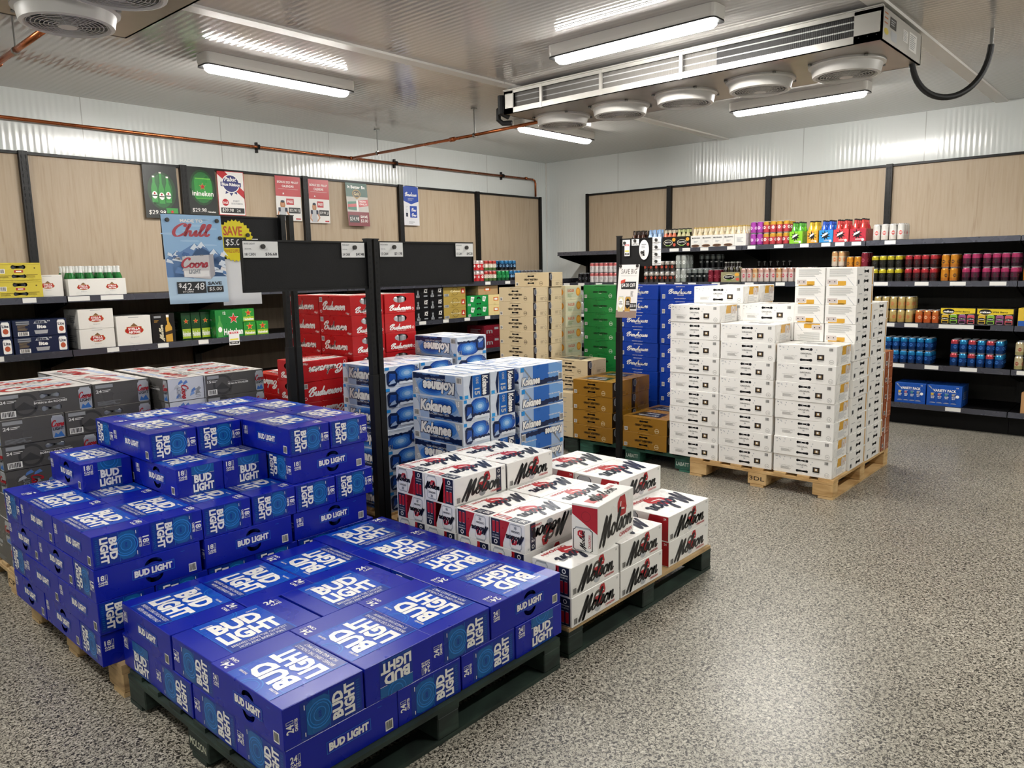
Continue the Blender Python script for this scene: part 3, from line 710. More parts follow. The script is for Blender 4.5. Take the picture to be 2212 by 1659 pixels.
def hein_small(F):
    W, H = F.w, F.h; R = card('#c23326'); F.rect(.06*W, .05*H, .94*W, .4*H, card('#9cb82e'), 1)
    F.star(.5*W, .68*H, .3*W, card('#d8c85a'), 2); F.star(.5*W, .68*H, .24*W, R, 3); F.text('Heineken', .08*W, .12*H, .84*W, .2*H, WH, 2, 0, .03)
def gold15(F):
    W, H = F.w, F.h; G = card('#c79a4a')
    F.rect(.05*W, .72*H, .3*W, .88*H, GREY, 1); F.lines(.06*W, .3*H, .28*W, .65*H, 5, card('#6b5530'), 1); F.text('15', .42*W, .25*H, .1*W, .22*H, WH, 1, 0, .02); F.lines(.54*W, .25*H, .7*W, .48*H, 3, G, 1)
    F.can(.8*W, .03*H, .18*W, .94*H, G, card('#e0b868'), 1); F.poly([(.8*W, .4*H), (.98*W, .5*H), (.98*W, .62*H), (.8*W, .52*H)], BK, 3); F.lines(.44*W, .6*H, .7*W, .85*H, 2, GREY, 1)
def ice(F):
    W, H = F.w, F.h
    F.text('ICE', .62*W, .45*H, .26*W, .36*H, WH, 2, 0, .03, .3); F.rect(.6*W, .12*H, .86*W, .24*H, GREY, 1); F.star(.2*W, .6*H, .16*H, GREY, 1, 6); F.poly([(.12*W, .3*H), (.28*W, .3*H), (.22*W, .55*H), (.18*W, .55*H)], GREY, 1); F.barcode(.08*W, .06*H, .22*W, .2*H, LG, BK, 1)
def goldk(F):
    W, H = F.w, F.h; F.script('Kokanee', .3*W, .4*H, .45*W, .22*H, card('#e8dcae'), 3, pen=.3); F.rect(.8*W, .25*H, .96*W, .72*H, card('#b0352a'), 1); F.poly([(.83*W, .35*H), (.93*W, .35*H), (.88*W, .62*H)], WH, 2)
    F.barcode(.03*W, .05*H, .2*W, .22*H, LG, BK, 1); F.ring(.52*W, .5*H, .42*H, .05*H, card('#6b5a28'), 1, ry=.4*H)
def green50(F):
    W, H = F.w, F.h
    for x in (.25, .82): F.poly([((x-.1)*W, .45*H), ((x+.02)*W, .38*H), ((x+.09)*W, .85*H), ((x-.08)*W, .9*H)], WH, 1); F.text('50', (x-.06)*W, .55*H, .1*W, .24*H, card('#1f7a3f'), 2)
    F.barcode(.03*W, .05*H, .12*W, .2*H, WH, BK, 1)
green50.holes = lambda W, H: [cres(.54*W, .62*H, .2*W, .25*H), bone(.54*W, .2*H, .22*W, .16*H)]
def creamy(F):
    W, H = F.w, F.h; F.rect(.3*W, .4*H, .6*W, .75*H, card('#d06a2a'), 1); F.rect(.36*W, .48*H, .54*W, .68*H, WH, 2)
def darkred(F):
    W, H = F.w, F.h; F.text('m', .1*W, .3*H, .3*W, .3*H, GREY, 1); F.rect(.5*W, .6*H, .7*W, .8*H, GREY, 1)
def mikes(F):
    W, H = F.w, F.h; Y = card('#d8bd2c')
    F.poly([(.02*W, .64*H), (.25*W, .58*H), (.98*W, .68*H), (.98*W, .97*H), (.02*W, .97*H)], Y, 1); F.disc(.24*W, .78*H, .17*W, BK, 2, ry=.16*H); F.text('mikes', .1*W, .71*H, .28*W, .12*H, WH, 3, 0, .04)
    F.text('Wild Berry', .42*W, .7*H, .42*W, .12*H, BK, 2, 0, .03)
    for i, c in enumerate(('#c9a52e', '#7fae3a', '#8f4a78', '#c25058')):
        x = (.05+.24*i)*W; F.can(x, .05*H, .2*W, .56*H, card(c), LG, 2); F.disc(x+.1*W, .34*H, .1*W, BK, 4, ry=.09*H); F.text('mikes', x+.02*W, .31*H, .16*W, .06*H, WH, 5); F.rect(x+.02*W, .08*H, x+.18*W, .2*H, BK, 4)
def variety(F):
    W, H = F.w, F.h
    F.text('VARIETY PACK', .18*W, .68*H, .66*W, .13*H, WH, 2, 0, .03); F.text('12', .84*W, .88*H, .06*W, .06*H, WH, 2)
    for i in range(5): F.poly([(.03*W, .95*H), (.05*W, .96*H), ((.2-.02*i)*W, (.72+.05*i)*H)], LG, 1)
    for i, c in enumerate(('#cfae3c', '#b06a72', '#3c7a86', '#9a9288')):
        x = (.1+.2*i)*W; F.can(x, .16*H, .15*W, .46*H, card('#1a4696'), LG, 1); F.rect(x+.02*W, .5*H, x+.1*W, .6*H, card(c), 3); F.text('MUD', x+.02*W, .42*H, .11*W, .05*H, WH, 3, 0, .03); F.text('BAY', x+.03*W, .35*H, .09*W, .05*H, WH, 3, 0, .03); F.rect(x-.01*W, .13*H, x+.16*W, .145*H, LG, 2)
    F.disc(.88*W, .5*H, .05*W, WH, 3)
def splash(F, c='#e6e2d8'):
    W, H = F.w, F.h
    F.star(.45*W, .58*H, .42*H, BK, 1, 9, .45, 20); F.poly([(.22*W, .45*H), (.6*W, .68*H), (.62*W, .84*H), (.26*W, .66*H)], card(c), 3); F.lines(.35*W, .12*H, .85*W, .24*H, 2, card(c), 1); F.disc(.82*W, .14*H, .09*W, card(c), 2)
def mudshake(F):
    W, H = F.w, F.h
    F.text('MUDSHAKE', .12*W, .72*H, .76*W, .12*H, BK, 2, 0, .02); F.disc(.45*W, .12*H, .4*W, card('#4a342a'), 1, ry=.1*H); F.ring(.45*W, .14*H, .4*W, .05*W, card('#8a6a50'), 2, ry=.12*H); F.lines(.3*W, .4*H, .7*W, .55*H, 2, GREY, 1)
def motts(F):
    W, H = F.w, F.h
    F.disc(.45*W, .5*H, .34*W, card('#d8d2b8'), 1, ry=.26*H); F.disc(.45*W, .5*H, .31*W, BK, 2, ry=.22*H); F.text('MOTTS', .22*W, .46*H, .46*W, .12*H, WH, 3); F.disc(.88*W, .75*H, .13*W, card('#d9a040'), 1, ry=.16*H); F.disc(.92*W, .3*H, .1*W, card('#c65a4a'), 1, ry=.14*H); F.rect(.3*W, .2*H, .6*W, .28*H, card('#6a9a3a'), 2)
def plainmarks(F):
    W, H = F.w, F.h
    F.lines(.2*W, .3*H, .8*W, .7*H, 4, GREY, 1)
def greenlabel(F):
    W, H = F.w, F.h
    F.rect(.2*W, .2*H, .42*W, .8*H, card('#2f6b45'), 1); F.disc(.31*W, .65*H, .08*W, WH, 2, ry=.12*H); F.rect(.7*W, .35*H, .78*W, .75*H, card('#7a3a30'), 1); F.rect(.82*W, .35*H, .9*W, .75*H, card('#7a5a30'), 1)

# kind: (length, width, height, body colour, {up, down, start, end, top})   up = side towards the top print's upper edge
def K(L, W, H, body, **f): return dict(L=L, W=W, H=H, body=body, f=f)
h0 = .129
def B18(fn): 
    g = lambda F: fn(F, '18')
    if hasattr(fn, 'holes'): g.holes = fn.holes
    return g
mol_top24 = lambda F: mol_top(F, False)
mol_long_n = lambda F: mol_long(F, True)
bud_top_fr = lambda F: bud_top(F, '24', True)
BUDTOP18 = lambda F: bud_top(F, '18')
b18l, b18p, b18c, b18q = B18(bud_long), lambda F: bud_plain(F, '18'), lambda F: bud_can(F, '18'), lambda F: bud_panel(F, '18')
F180 = {}
def flip(fn):
    if fn not in F180:
        g = lambda F, fn=fn: fn(F); g.flip = True
        if hasattr(fn, 'holes'): g.holes = fn.holes
        F180[fn] = g
    return F180[fn]
KIND = {
 'bud24': K(.41, .283, h0, '#0a1c9c', up=bud_long, down=bud_plain, start=bud_can, end=flip(bud_can), top=bud_top),
 'bud18': K(.41, .215, h0, '#0a1c9c', up=b18l, down=b18p, start=b18q, end=flip(b18c), top=BUDTOP18),
 'mol15': K(.355, .207, h0, '#f0eeea', up=mol_long, down=mol_long, start=mol_end, end=mol_end, top=mol_top24),
 'mol15n': K(.355, .207, h0, '#f0eeea', up=mol_long_n, down=mol_long_n, start=mol_end, end=mol_end, top=mol_top),
 'mol24': K(.41, .285, h0, '#f0eeea', up=mol24_long, down=mol24_long, start=mol24_end, end=mol24_end, top=mol_top24),
 'kok15': K(.415, .208, h0, '#cfd8e6', up=kok_long, down=kok_handle, start=kok_end, end=kok_end2, top=kok_top),
 'kok24': K(.415, .283, h0, '#cfd8e6', up=kok_long, down=kok_handle, start=kok_end, end=kok_end2, top=kok_top),
 'budw': K(.355, .272, .1317, '#b3161a', up=budw_long, down=budw_long, start=budw_end, end=budw_end, top=budw_top),
 'coors24': K(.44, .295, h0, '#565452', up=coors_long, down=coors_plain, start=coors_plain, end=coors_plain, top=coors_top),
 'coors15': K(.365, .208, h0, '#565452', up=coors_15, down=coors_15, start=coors_mtn, end=coors_mtn, top=coors_top),
 'gwb': K(.41, .205, .13, '#cdbb98', up=gwb_long, down=gwb_long, start=gw_end, end=gw_end, top=gw_top),
 'gwo': K(.41, .285, .13, '#946a20', up=gwo_long, down=gwo_long, start=gwo_end, end=gwo_end, top=gw_top),
 'gwg': K(.40, .285, .13, '#1c7a38', up=gwg_long, down=gwg_long, start=plainmarks, end=plainmarks, top=plainmarks),
 'brew': K(.405, .285, .13, '#123a9c', up=brew_long, down=brew_long, start=brew_end, end=brew_end, top=plainmarks),
 'rad': K(.35, .25, .13, '#cdc7a8', up=citrus, down=citrus, start=citrus, end=citrus, top=plainmarks),
 'orig24': K(.41, .285, .1302, '#f0eeea', up=orig_long, down=orig_long, start=orig_end, end=orig_end, top=plainmarks),
 'orig15': K(.355, .212, .1302, '#f0eeea', up=orig_side, down=orig_side, start=orig_end2, end=orig_end2, top=plainmarks),
 'brown': K(.40, .19, .1302, '#96502e', up=brown_end, down=brown_end, start=brown_end, end=brown_end, top=plainmarks),
}
TOPC = {'coors24': '#d9d5d2', 'coors15': '#d9d5d2', 'kok15': '#e3e6ec', 'kok24': '#e3e6ec', 'budw': '#b3161a'}
ENDC = {'coors15': '#cfd2d8'}
_can_mesh = {}
def inner_can(h):
    if h not in _can_mesh:
        m = mat(h, .3, .6); b = MB(); b.lathe([(.001, 0), (.026, 0), (.031, .008), (.031, .1), (.026, .112), (.001, .112)], [m]*5, 12)
        _can_mesh[h] = b.mesh('can', True)
    return _can_mesh[h]
ORI = {'x+': ('S', 'N', 'W', 'E', 0), 'y+': ('E', 'W', 'S', 'N', 90), 'x-': ('N', 'S', 'E', 'W', 180), 'y-': ('W', 'E', 'N', 'S', 270)}  # down, up, start, end
def carton_mesh(name, dx, dy, dz, sides, base, top=None, face_cols=None, ch=.0018):
    """one carton; sides: {W,S,E,N,T: (design, rot)}; returns mesh and the list of windows cut in its sides"""
    b = MB(); c = ch; cx, cy = dx/2, dy/2; wins = []
    X0, X1, Y0, Y1 = -cx, cx, -cy, cy
    fr = {'S': ((X0, Y0, 0), (1, 0, 0), (0, 0, 1), dx, dz), 'N': ((X1, Y1, 0), (-1, 0, 0), (0, 0, 1), dx, dz),
          'W': ((X0, Y1, 0), (0, -1, 0), (0, 0, 1), dy, dz), 'E': ((X1, Y0, 0), (0, 1, 0), (0, 0, 1), dy, dz),
          'T': ((X0, Y0, dz), (1, 0, 0), (0, 1, 0), dx, dy)}
    body = card(base)
    # chamfered edges and underside from a chamfered box, its flat sides replaced below
    t = MB(); chamfer_box(t, X0, Y0, 0, X1, Y1, dz, body, c)
    b.v = t.v; b.mats = t.mats
    for i, f in enumerate(t.f):
        if i in (0, 1, 2, 3, 5): continue
        b.f.append(f); b.m.append(0)
    for s, (o, ux, uy, w, h) in fr.items():
        fn, rot = sides.get(s, (None, 0))
        m = card(top) if (s == 'T' and top) else card(face_cols[s]) if face_cols and s in face_cols else body
        F = Face(b, o, ux, uy, w, h, rot)
        outer = [(c, c), (F.w-c, c), (F.w-c, F.h-c), (c, F.h-c)]
        holes = fn.holes(F.w, F.h) if fn is not None and hasattr(fn, 'holes') else []
        if holes:
            loops = [[Vector((x, y, 0)) for x, y in outer]]+[[Vector((x, y, 0)) for x, y in hl] for hl in holes]
            tris = tessellate_polygon(loops); flat = [p for l in loops for p in l]
            fs = []
            for tr in tris:
                a, q, r = (flat[i] for i in tr)
                fs.append(tr if (q-a).cross(r-a).z > 0 else tr[::-1])
            b.add([F.o+F.ux*p.x+F.uy*p.y for p in flat], fs, m)
            for hl in holes:
                hx = sum(p[0] for p in hl)/len(hl); hw = (max(p[0] for p in hl)-min(p[0] for p in hl))/2
                wins.append((F.o+F.ux*hx, F.ux.copy(), F.n.copy(), hw))
        else:
            b.add([F.o+F.ux*x+F.uy*y for x, y in outer], [(0, 1, 2, 3)], m)
        if fn: fn(F)
    return b.mesh(name), wins
_CM = {}
COUNT = [0]
def carton(name, x, y, z, dx, dy, dz, sides, base, label, cat, group, top=None, face_cols=None, key=None, jit=1.0, rz=None, cans=True):
    """x, y: lower-left corner of the footprint"""
    k = key or (name, round(dx, 4), round(dy, 4), round(dz, 4), base, tuple(sorted((s, id(v[0]), v[1]) for s, v in sides.items())))
    if k not in _CM: _CM[k] = carton_mesh(name, dx-.002, dy-.002, dz-.0005, sides, base, top, face_cols)
    me, wins = _CM[k]
    o = bpy.data.objects.new(name, me); COL.objects.link(o)
    COUNT[0] += 1; rr = random.Random(COUNT[0]*13+1)
    o.location = (x+dx/2+rr.uniform(-.0025, .0025)*jit, y+dy/2+rr.uniform(-.0025, .0025)*jit, z)
    o.rotation_euler.z = rz if rz is not None else math.radians(rr.uniform(-.5, .5))*jit
    tag(o, label, cat, group)
    if cans:
        done = set()
        for p, ux, n, hw in wins:
            if n.x > .5 or n.y > .5: continue
            q = (round(p.x, 3), round(p.y, 3))
            if q in done: continue
            done.add(q)
            for sg in (-1, 1):
                c = bpy.data.objects.new('can', inner_can({'#0a1c9c': '#0c2f7a', '#b3161a': '#c9cacc', '#565452': '#9fa4aa'}.get(base, '#4d4f52'))); COL.objects.link(c); c.parent = o
                pp = p-n*(.034 if base in ('#b3161a', '#565452') else .042)+ux*(sg*.033); c.location = (pp.x, pp.y, .004)
    return o
def case(kind, x, y, n, ori, label, group, base=.132, over=None, h=None, z=None, jit=1.0, cat='beer case', name='beer_case', rz=None):
    k = KIND[kind]; L, Wd, H = k['L'], k['W'], k['H']
    dn, up, st, en, tr = ORI[ori]; f = k['f']
    dx, dy = (L, Wd) if ori[0] == 'x' else (Wd, L)
    s = {dn: f['down'], up: f['up'], st: f['start'], en: f['end'], 'T': f['top']}
    if over: s.update(over)
    sides = {}
    for a, fn in s.items():
        if fn is None: continue
        r = tr if a == 'T' else 0
        if getattr(fn, 'flip', False): r = (r+180) % 360
        sides[a] = (fn, r)
    fc = None
    if kind in ENDC: fc = {st: ENDC[kind], en: ENDC[kind]}
    zz = z if z is not None else base+(h or H)*n
    return carton(name, x, y, zz, dx, dy, H, sides, k['body'], label, cat, group, TOPC.get(kind), fc, jit=jit, rz=rz)
ORD = ['first', 'second', 'third', 'fourth', 'fifth', 'sixth', 'seventh', 'eighth', 'ninth', 'tenth', 'eleventh', 'twelfth']
def lay(n): return 'bottom' if n == 0 else ORD[n]

# ------------------------------------------------------------------ the room
CZ = 3.10; RX0 = -11.2; RY0 = -10.2
def plane_box(name, x0, y0, z0, x1, y1, z1, m):
    b = MB(); b.box(x0, y0, z0, x1, y1, z1, m); return struct(b.obj(name))
plane_box('floor', RX0, RY0, -.1, 0, 0, 0, M_FLOOR)
plane_box('ceiling', RX0, RY0, CZ, 0, 0, CZ+.1, M_CEIL)
plane_box('wall_left', RX0-.1, 0, -.1, .1, .1, CZ+.1, M_WALLX)
plane_box('wall_right', 0, RY0, -.1, .1, 0, CZ+.1, M_WALLY)
plane_box('wall_front', RX0-.1, RY0-.1, -.1, .1, RY0, CZ+.1, M_WALLX)
plane_box('wall_rear', RX0-.1, RY0, -.1, RX0, 0, CZ+.1, M_WALLY)
for i, y in enumerate((-2.77, -5.61, -8.45)):      # painted cap strips over the ceiling joints
    b = MB()
    for x0, x1 in ((-11.2, -4.0), (-3.995, -.001)):
        V = [(-.055, 0), (-.05, -.014), (.05, -.014), (.055, 0)]
        b.add([(x, y+a, CZ+c) for x in (x0, x1) for a, c in V], [(0, 1, 5, 4), (1, 2, 6, 5), (2, 3, 7, 6), (0, 3, 2, 1), (4, 5, 6, 7)], M_FIXT)
    struct(b.obj('trim_%d' % (i+1)))
b = MB(); b.box(-.012, -.012, 0, -.0005, -.0005, CZ, M_FIXT); struct(b.obj('trim_4'))

# ------------------------------------------------------------------ shelving bays
BAY = 1.2993; XO = -.194; YO = -.756; ZT = 2.606
ZL = [1.46, 1.045, .645, .222]; ZR = [1.809, 1.408, 1.009, .612, .222]
TAG = mat('#dddcd8', .4)
def wall_frame(side):
    """maps (along, out, z): along runs away from the room corner, out is the distance from the wall"""
    return (lambda a, o, z: (-a, -o, z)) if side == 'L' else (lambda a, o, z: (-o, -a, z))
def wbox(b, fr, a0, o0, z0, a1, o1, z1, m):
    p = fr(a0, o0, z0); q = fr(a1, o1, z1)
    b.box(min(p[0], q[0]), min(p[1], q[1]), min(z0, z1), max(p[0], q[0]), max(p[1], q[1]), max(z0, z1), m)
def bay(side, i, zs, tags, label):
    fr = wall_frame(side); off = -XO if side == 'L' else -YO
    a0 = off+BAY*i; a1 = a0+BAY
    r = empty('shelving_bay', fr((a0+a1)/2, .3, 0)); tag(r, label, 'shelving', 'black shelving bays along the %s wall' % ('left' if side == 'L' else 'right'))
    r2 = r.location.copy()
    def done(b, name, par=None):
        o = b.obj(name); o.parent = par or r
        if par is None: o.location = (-r2.x, -r2.y, 0)
        return o
    b = MB(); wbox(b, fr, a0+.031, .02, zs[0], a1-.031, .035, ZT-.022, M_MAPLE); done(b, 'back_panel')
    b = MB(); wbox(b, fr, a0+.031, .02, .1, a1-.031, .035, zs[0]-.001, M_TAUPE if side == 'L' else M_SHADEP); done(b, 'back_panel')
    b = MB(); wbox(b, fr, a0, .015, ZT-.022, a1, .06, ZT, M_BLACK); done(b, 'top_rail')
    for c0, c1, s in ((a0, a0+.031, .016), (a1-.031, a1, -.016)):
        b = MB(); wbox(b, fr, c0, .015, 0, c1, .075, ZT+.004, M_BLACK); c = a0 if s > 0 else a1
        z = .3
        while z < ZT-.05:                                   # slots down the upright
            wbox(b, fr, c+s-.003, .0752, z, c+s+.003, .0756, z+.028, DK)
            z += .05
        done(b, 'upright')
    for n, z in enumerate(zs):
        D = .70
        b = MB(); wbox(b, fr, a0+.004, .06, z-.03, a1-.004, D, z, M_SHELF)
        wbox(b, fr, a0+.004, D, z-.045, a1-.004, D+.014, z+.004, M_LIP); wbox(b, fr, a0+.004, D+.014, z-.045, a1-.004, D+.020, z-.038, M_LIP)
        s = done(b, 'shelf')
        for c in ((a0+.012, a1-.012) if n < len(zs)-1 else ()):
            b = MB(); V = []
            for w in (-.004, .004):
                V += [fr(c+w, .06, z-.03), fr(c+w, .06, z-.19), fr(c+w, .16, z-.17), fr(c+w, D-.02, z-.06), fr(c+w, D-.02, z-.03)]
            b.add(V, [(0, 1, 2, 3, 4), (9, 8, 7, 6, 5), (0, 5, 6, 1), (1, 6, 7, 2), (2, 7, 8, 3), (3, 8, 9, 4)], M_SHELF)
            done(b, 'bracket', s)
        for t, w in tags.get((i, n), ()):
            b = MB(); wbox(b, fr, a0+t, D+.0142, z-.037, min(a0+t+w, a1-.005), D+.0165, z-.001, TAG); done(b, 'price_tag', s)
    b = MB(); wbox(b, fr, a0+.002, .06, 0, a1-.002, .60, .17, M_SHELF); done(b, 'kick_base')
    return r
def price_spots(side, px):
    d = {}
    for n, lst in px.items():
        off = -XO if side == 'L' else -YO
        for a, w in lst:
            i = int((a-off)//BAY); d.setdefault((i, n), []).append((a-off-i*BAY, w))
    return d
TL = price_spots('L', {0: [(1.33, .09), (1.62, .09), (1.98, .09), (5.72, .09), (6.36, .09), (6.53, .3), (6.9, .09), (6.28, .08)],
                      1: [(2.0, .09), (2.35, .09), (2.7, .09), (3.05, .1), (5.6, .09), (5.95, .09), (6.35, .09), (7.15, .09)]})
TR = price_spots('R', {0: [(2.2, .12), (2.45, .12), (2.62, .1), (2.85, .1), (3.18, .1), (3.42, .09), (3.72, .1), (4.0, .09), (4.22, .09), (4.36, .09), (4.52, .09), (4.83, .1)],
                      1: [(.86, .1), (1.1, .1), (1.38, .1), (1.66, .1), (1.9, .1), (2.3, .1), (2.52, .1), (2.7, .1), (3.0, .1), (3.4, .1), (3.75, .1), (4.75, .13), (5.12, .12), (5.42, .13), (5.74, .13), (6.05, .13)],
                      2: [(1.1, .1), (4.62, .1), (4.82, .14), (5.05, .12), (5.35, .42), (5.64, .13), (6.05, .13)],
                      3: [(1.05, .1), (1.35, .1), (4.95, .12), (5.25, .12), (5.55, .14), (6.0, .14)],
                      4: [(5.45, .13), (6.1, .13)]})
for i in range(7): bay('L', i, ZL, TL, 'black shelving bay with maple back panel, %s from room corner, left wall' % ORD[i])
for i in range(6): bay('R', i, ZR, TR, 'black shelving bay with maple back panel, %s from room corner, right wall' % ORD[i])

# ------------------------------------------------------------------ ceiling lights
def fixture(cx, cy, ax, label, z=2.995):
    L = 1.24; hw = .078
    r = empty('ceiling_light', (cx, cy, CZ)); tag(r, label, 'ceiling light', 'long sealed strip lights on the ceiling')
    def prof(b, l, w, zb, zt, m, inset, ht):
        """rounded rectangular tub"""
        def ring(l, w, rr, z):
            P = []
            for sx, sy, a0 in ((1, 1, 0), (-1, 1, 90), (-1, -1, 180), (1, -1, 270)):
                for k in range(5):
                    a = math.radians(a0+90*k/4); P.append((sx*(l/2-rr)+rr*math.cos(a), sy*(w/2-rr)+rr*math.sin(a), z))
            return P
        A = ring(l, w, .035, zt); B = ring(l, w, .035, (zt+zb)/2+ht); C_ = ring(l-inset, w-inset, .03, zb)
        n = len(A); V = A+B+C_; F = []
        for i in range(n):
            j = (i+1) % n; F += [(i, n+i, n+j, j), (n+i, 2*n+i, 2*n+j, n+j)]
        F += [tuple(range(2*n, 3*n))[::-1], tuple(range(n))]
        if ax == 'y': V = [(-y, x, z_) for x, y, z_ in V]
        b.add(V, F, m)
    b = MB(); prof(b, L, 2*hw, z-CZ+.028, -.001, M_FIXT, .012, -.012); b.obj('housing', r)
    b = MB(); prof(b, L-.004, 2*hw-.004, z-CZ+.020, z-CZ+.030, M_RUBBER, 0, 0); b.obj('gasket', r)
    b = MB(); prof(b, L-.07, 2*hw-.055, z-CZ-.010, z-CZ+.021, M_LAMP, .03, .002); b.obj('diffuser', r)
    return r
fixture(-5.49, -1.94, 'x', 'lit white strip light on the ceiling above the left shelves, near the first fan unit')
fixture(-4.46, -4.32, 'y', 'lit white strip light on the ceiling just in front of the long silver cooling unit')
fixture(-2.14, -1.885, 'x', 'lit white strip light on the ceiling behind the far end of the cooling unit')
fixture(-1.79, -4.34, 'y', 'lit white strip light on the ceiling between cooling unit and right wall')
for cx, cy, ax, l in ((-8.9, -1.94, 'x', 'unseen strip light added for fill over the far left end of the room'), (-9.0, -5.2, 'y', 'unseen strip light added for fill over the left aisle behind the viewer'),
                      (-5.6, -7.4, 'x', 'unseen strip light added for fill over the open floor behind the viewer'), (-2.1, -7.4, 'x', 'unseen strip light added for fill over the open floor by the right wall')):
    fixture(cx, cy, ax, l)  # four extra fixtures out of view, added to fill the near room

# ------------------------------------------------------------------ cooling units
M_FIN = ribbed('coil_fins', 1, '#6b6864', .012, 2, .045, .6, .45, .3)
M_FIND = ribbed('coil_fins_dark', 1, '#1e1d1d', .012, 2, .045, .4, .5, .2)
M_ALU = mat('#c2c0ba', .38, .75, .25, .5, 25)
M_ALUB = mat('#a79f96', .32, .7, .15, .5, 25)
def cooler(x0, y0, x1, y1, zb, label, near):
    r = empty('cooling_unit', ((x0+x1)/2, (y0+y1)/2, zb)); tag(r, label, 'cooling unit'); ox, oy = (x0+x1)/2, (y0+y1)/2
    lx, ly = (x1-x0)/2, (y1-y0)/2; t = CZ-zb-.035
    b = MB(); b.box(-lx, -ly, 0, lx, ly, .004, M_ALUB); b.obj('drip_pan', r)
    b = MB()
    b.box(-lx, -ly, .0, -lx+.012, ly, .045, M_ALU); b.box(-lx, -ly, t-.02, -lx+.012, ly, t, M_ALU); b.box(-lx, -ly, t, lx, ly, t+.004, M_ALU)
    b.box(-lx-.012, -ly, t+.004, -lx+.03, ly, t+.012, M_ALU)
    b.box(-lx, -ly, .0, -lx+.012, -ly+.16, t, M_ALU); b.box(-lx, ly-.1, .0, -lx+.012, ly, t, M_ALU)
    for q in (-.15, .35, .78): b.box(-lx-.003, ly-.1-(2*ly-.26)*(.5-q/2)-.012, .0, -lx+.012, ly-.1-(2*ly-.26)*(.5-q/2)+.012, t, M_ALU)
    b.box(lx-.012, -ly, 0, lx, ly, t, M_ALU)
    for k in (0, 1, 2): b.cyl((-lx-.001, -ly+.03+.05*k, .03), (-lx-.004, -ly+.03+.05*k, .03), .004, DK, 6)
    b.obj('frame', r)
    for sgn, nm in ((-1, 'end_cover'), (1, 'end_cover')):
        b = MB(); yy = sgn*ly; b.box(-lx, min(yy, yy-sgn*.012), 0, lx, max(yy, yy-sgn*.012), t, M_ALU)
        if sgn == -1:
            F = Face(b, (-lx, -ly, 0), (1, 0, 0), (0, 0, 1), 2*lx, t)
            W, H = F.w, F.h
            F.rect(.17*W, .52*H, .32*W, .86*H, mat('#2a2825', .4), 1); F.lines(.19*W, .6*H, .3*W, .8*H, 3, LG, 2)
            for q in (.7, .55, .85): F.rect(.04*W, q*H, .12*W, (q+.04)*H, mat('#b5652f', .5), 1)
            F.disc(.09*W, .32*H, .05*W, mat('#c8b23a', .5), 1, ry=.1*H)
            F.rect(.5*W, .4*H, .62*W, .78*H, WH, 1); F.lines(.51*W, .42*H, .61*W, .76*H, 7, GREY, 2); F.rect(.66*W, .25*H, .86*W, .85*H, WH, 1); F.lines(.68*W, .3*H, .84*W, .8*H, 8, GREY, 2); F.rect(.2*W, .15*H, .34*W, .45*H, LG, 1)
        b.obj(nm, r)
    b = MB(); b.box(-lx+.03, -ly+.16, .02, -lx+.06, ly-.1, t-.01, M_FIN); b.obj('coil', r)
    b = MB(); b.box(-lx+.024, -ly+.16, .02, -lx+.029, -ly+.16+(2*ly-.26)*.33, t-.01, M_FIND); b.obj('dark_coil_panel', r)
    n = 5; g = mat('#c9c6c1', .4)
    for k in range(n):
        cy = -ly+.34+k*(2*ly-.62)/(n-1); R_ = .218
        b = MB(); b.lathe([(R_+.02, .0), (R_+.018, -.012), (R_, -.02), (R_-.012, -.075), (R_-.03, -.08), (R_-.04, -.07), (R_-.035, -.01)], [g]*6, 32, 0, 0); 
        for a in range(4):
            t_ = PI/4+a*PI/2; b.cyl(((R_+.03)*math.cos(t_), (R_+.03)*math.sin(t_), -.002), ((R_+.03)*math.cos(t_), (R_+.03)*math.sin(t_), -.014), .012, M_ZINC, 8)
        f = b.obj('fan', r, True); f.location = (.02, cy, 0)
        b = MB()
        for q in range(9):
            rr = .045+q*.0185; pts = [(rr*math.cos(2*PI*i/28), rr*math.sin(2*PI*i/28), -.078+.01*(q/9)**2) for i in range(29)]; b.tube(pts, .0022, g, 4)
        for q in range(12):
            a = 2*PI*q/12; b.cyl((.03*math.cos(a), .03*math.sin(a), -.08), ((R_-.03)*math.cos(a), (R_-.03)*math.sin(a), -.068), .0022, g, 4)
        b.cyl((0, 0, -.074), (0, 0, -.084), .042, g, 16); o = b.obj('fan_guard', f)
        b = MB()
        for q in range(5):
            a = 2*PI*q/5; ca, sa = math.cos(a), math.sin(a); c2, s2 = math.cos(a+.7), math.sin(a+.7)
            b.add([(.04*ca, .04*sa, -.03), (.18*ca, .18*sa, -.02), (.18*c2, .18*s2, -.055), (.05*c2, .05*s2, -.05)], [(0, 1, 2, 3)], mat('#5a5854', .5))
        b.cyl((0, 0, -.01), (0, 0, -.06), .05, mat('#3a3836', .5), 12); b.obj('fan_blades', f)
        b = MB(); b.cyl((0, 0, -.001), (0, 0, -.003), R_-.04, DK, 24); b.obj('fan_opening', f)
    return r
u1 = cooler(-3.85, -5.65, -3.02, -2.68, 2.885, 'long silver ceiling cooling unit with five white fans in a row', True)
u2 = cooler(-7.72, -5.6, -6.90, -2.66, 2.885, 'ceiling cooling unit with white fans, above the blue case stacks', True)
b = MB(); b.box(-.09, 1.1+.22, -.0035, .09, 1.1+.33, -.0005, mat('#2b6a78', .4)); F = Face(b, (.09, 1.32, -.0036), (-1, 0, 0), (0, 1, 0), .18, .11)
F.n = Vector((0, 0, -1)); F.star(.09, .055, .04, WH, 1, 6); F.text('AIR', .03, .02, .12, .05, LG, 2); b.obj('maker_sticker', u2)
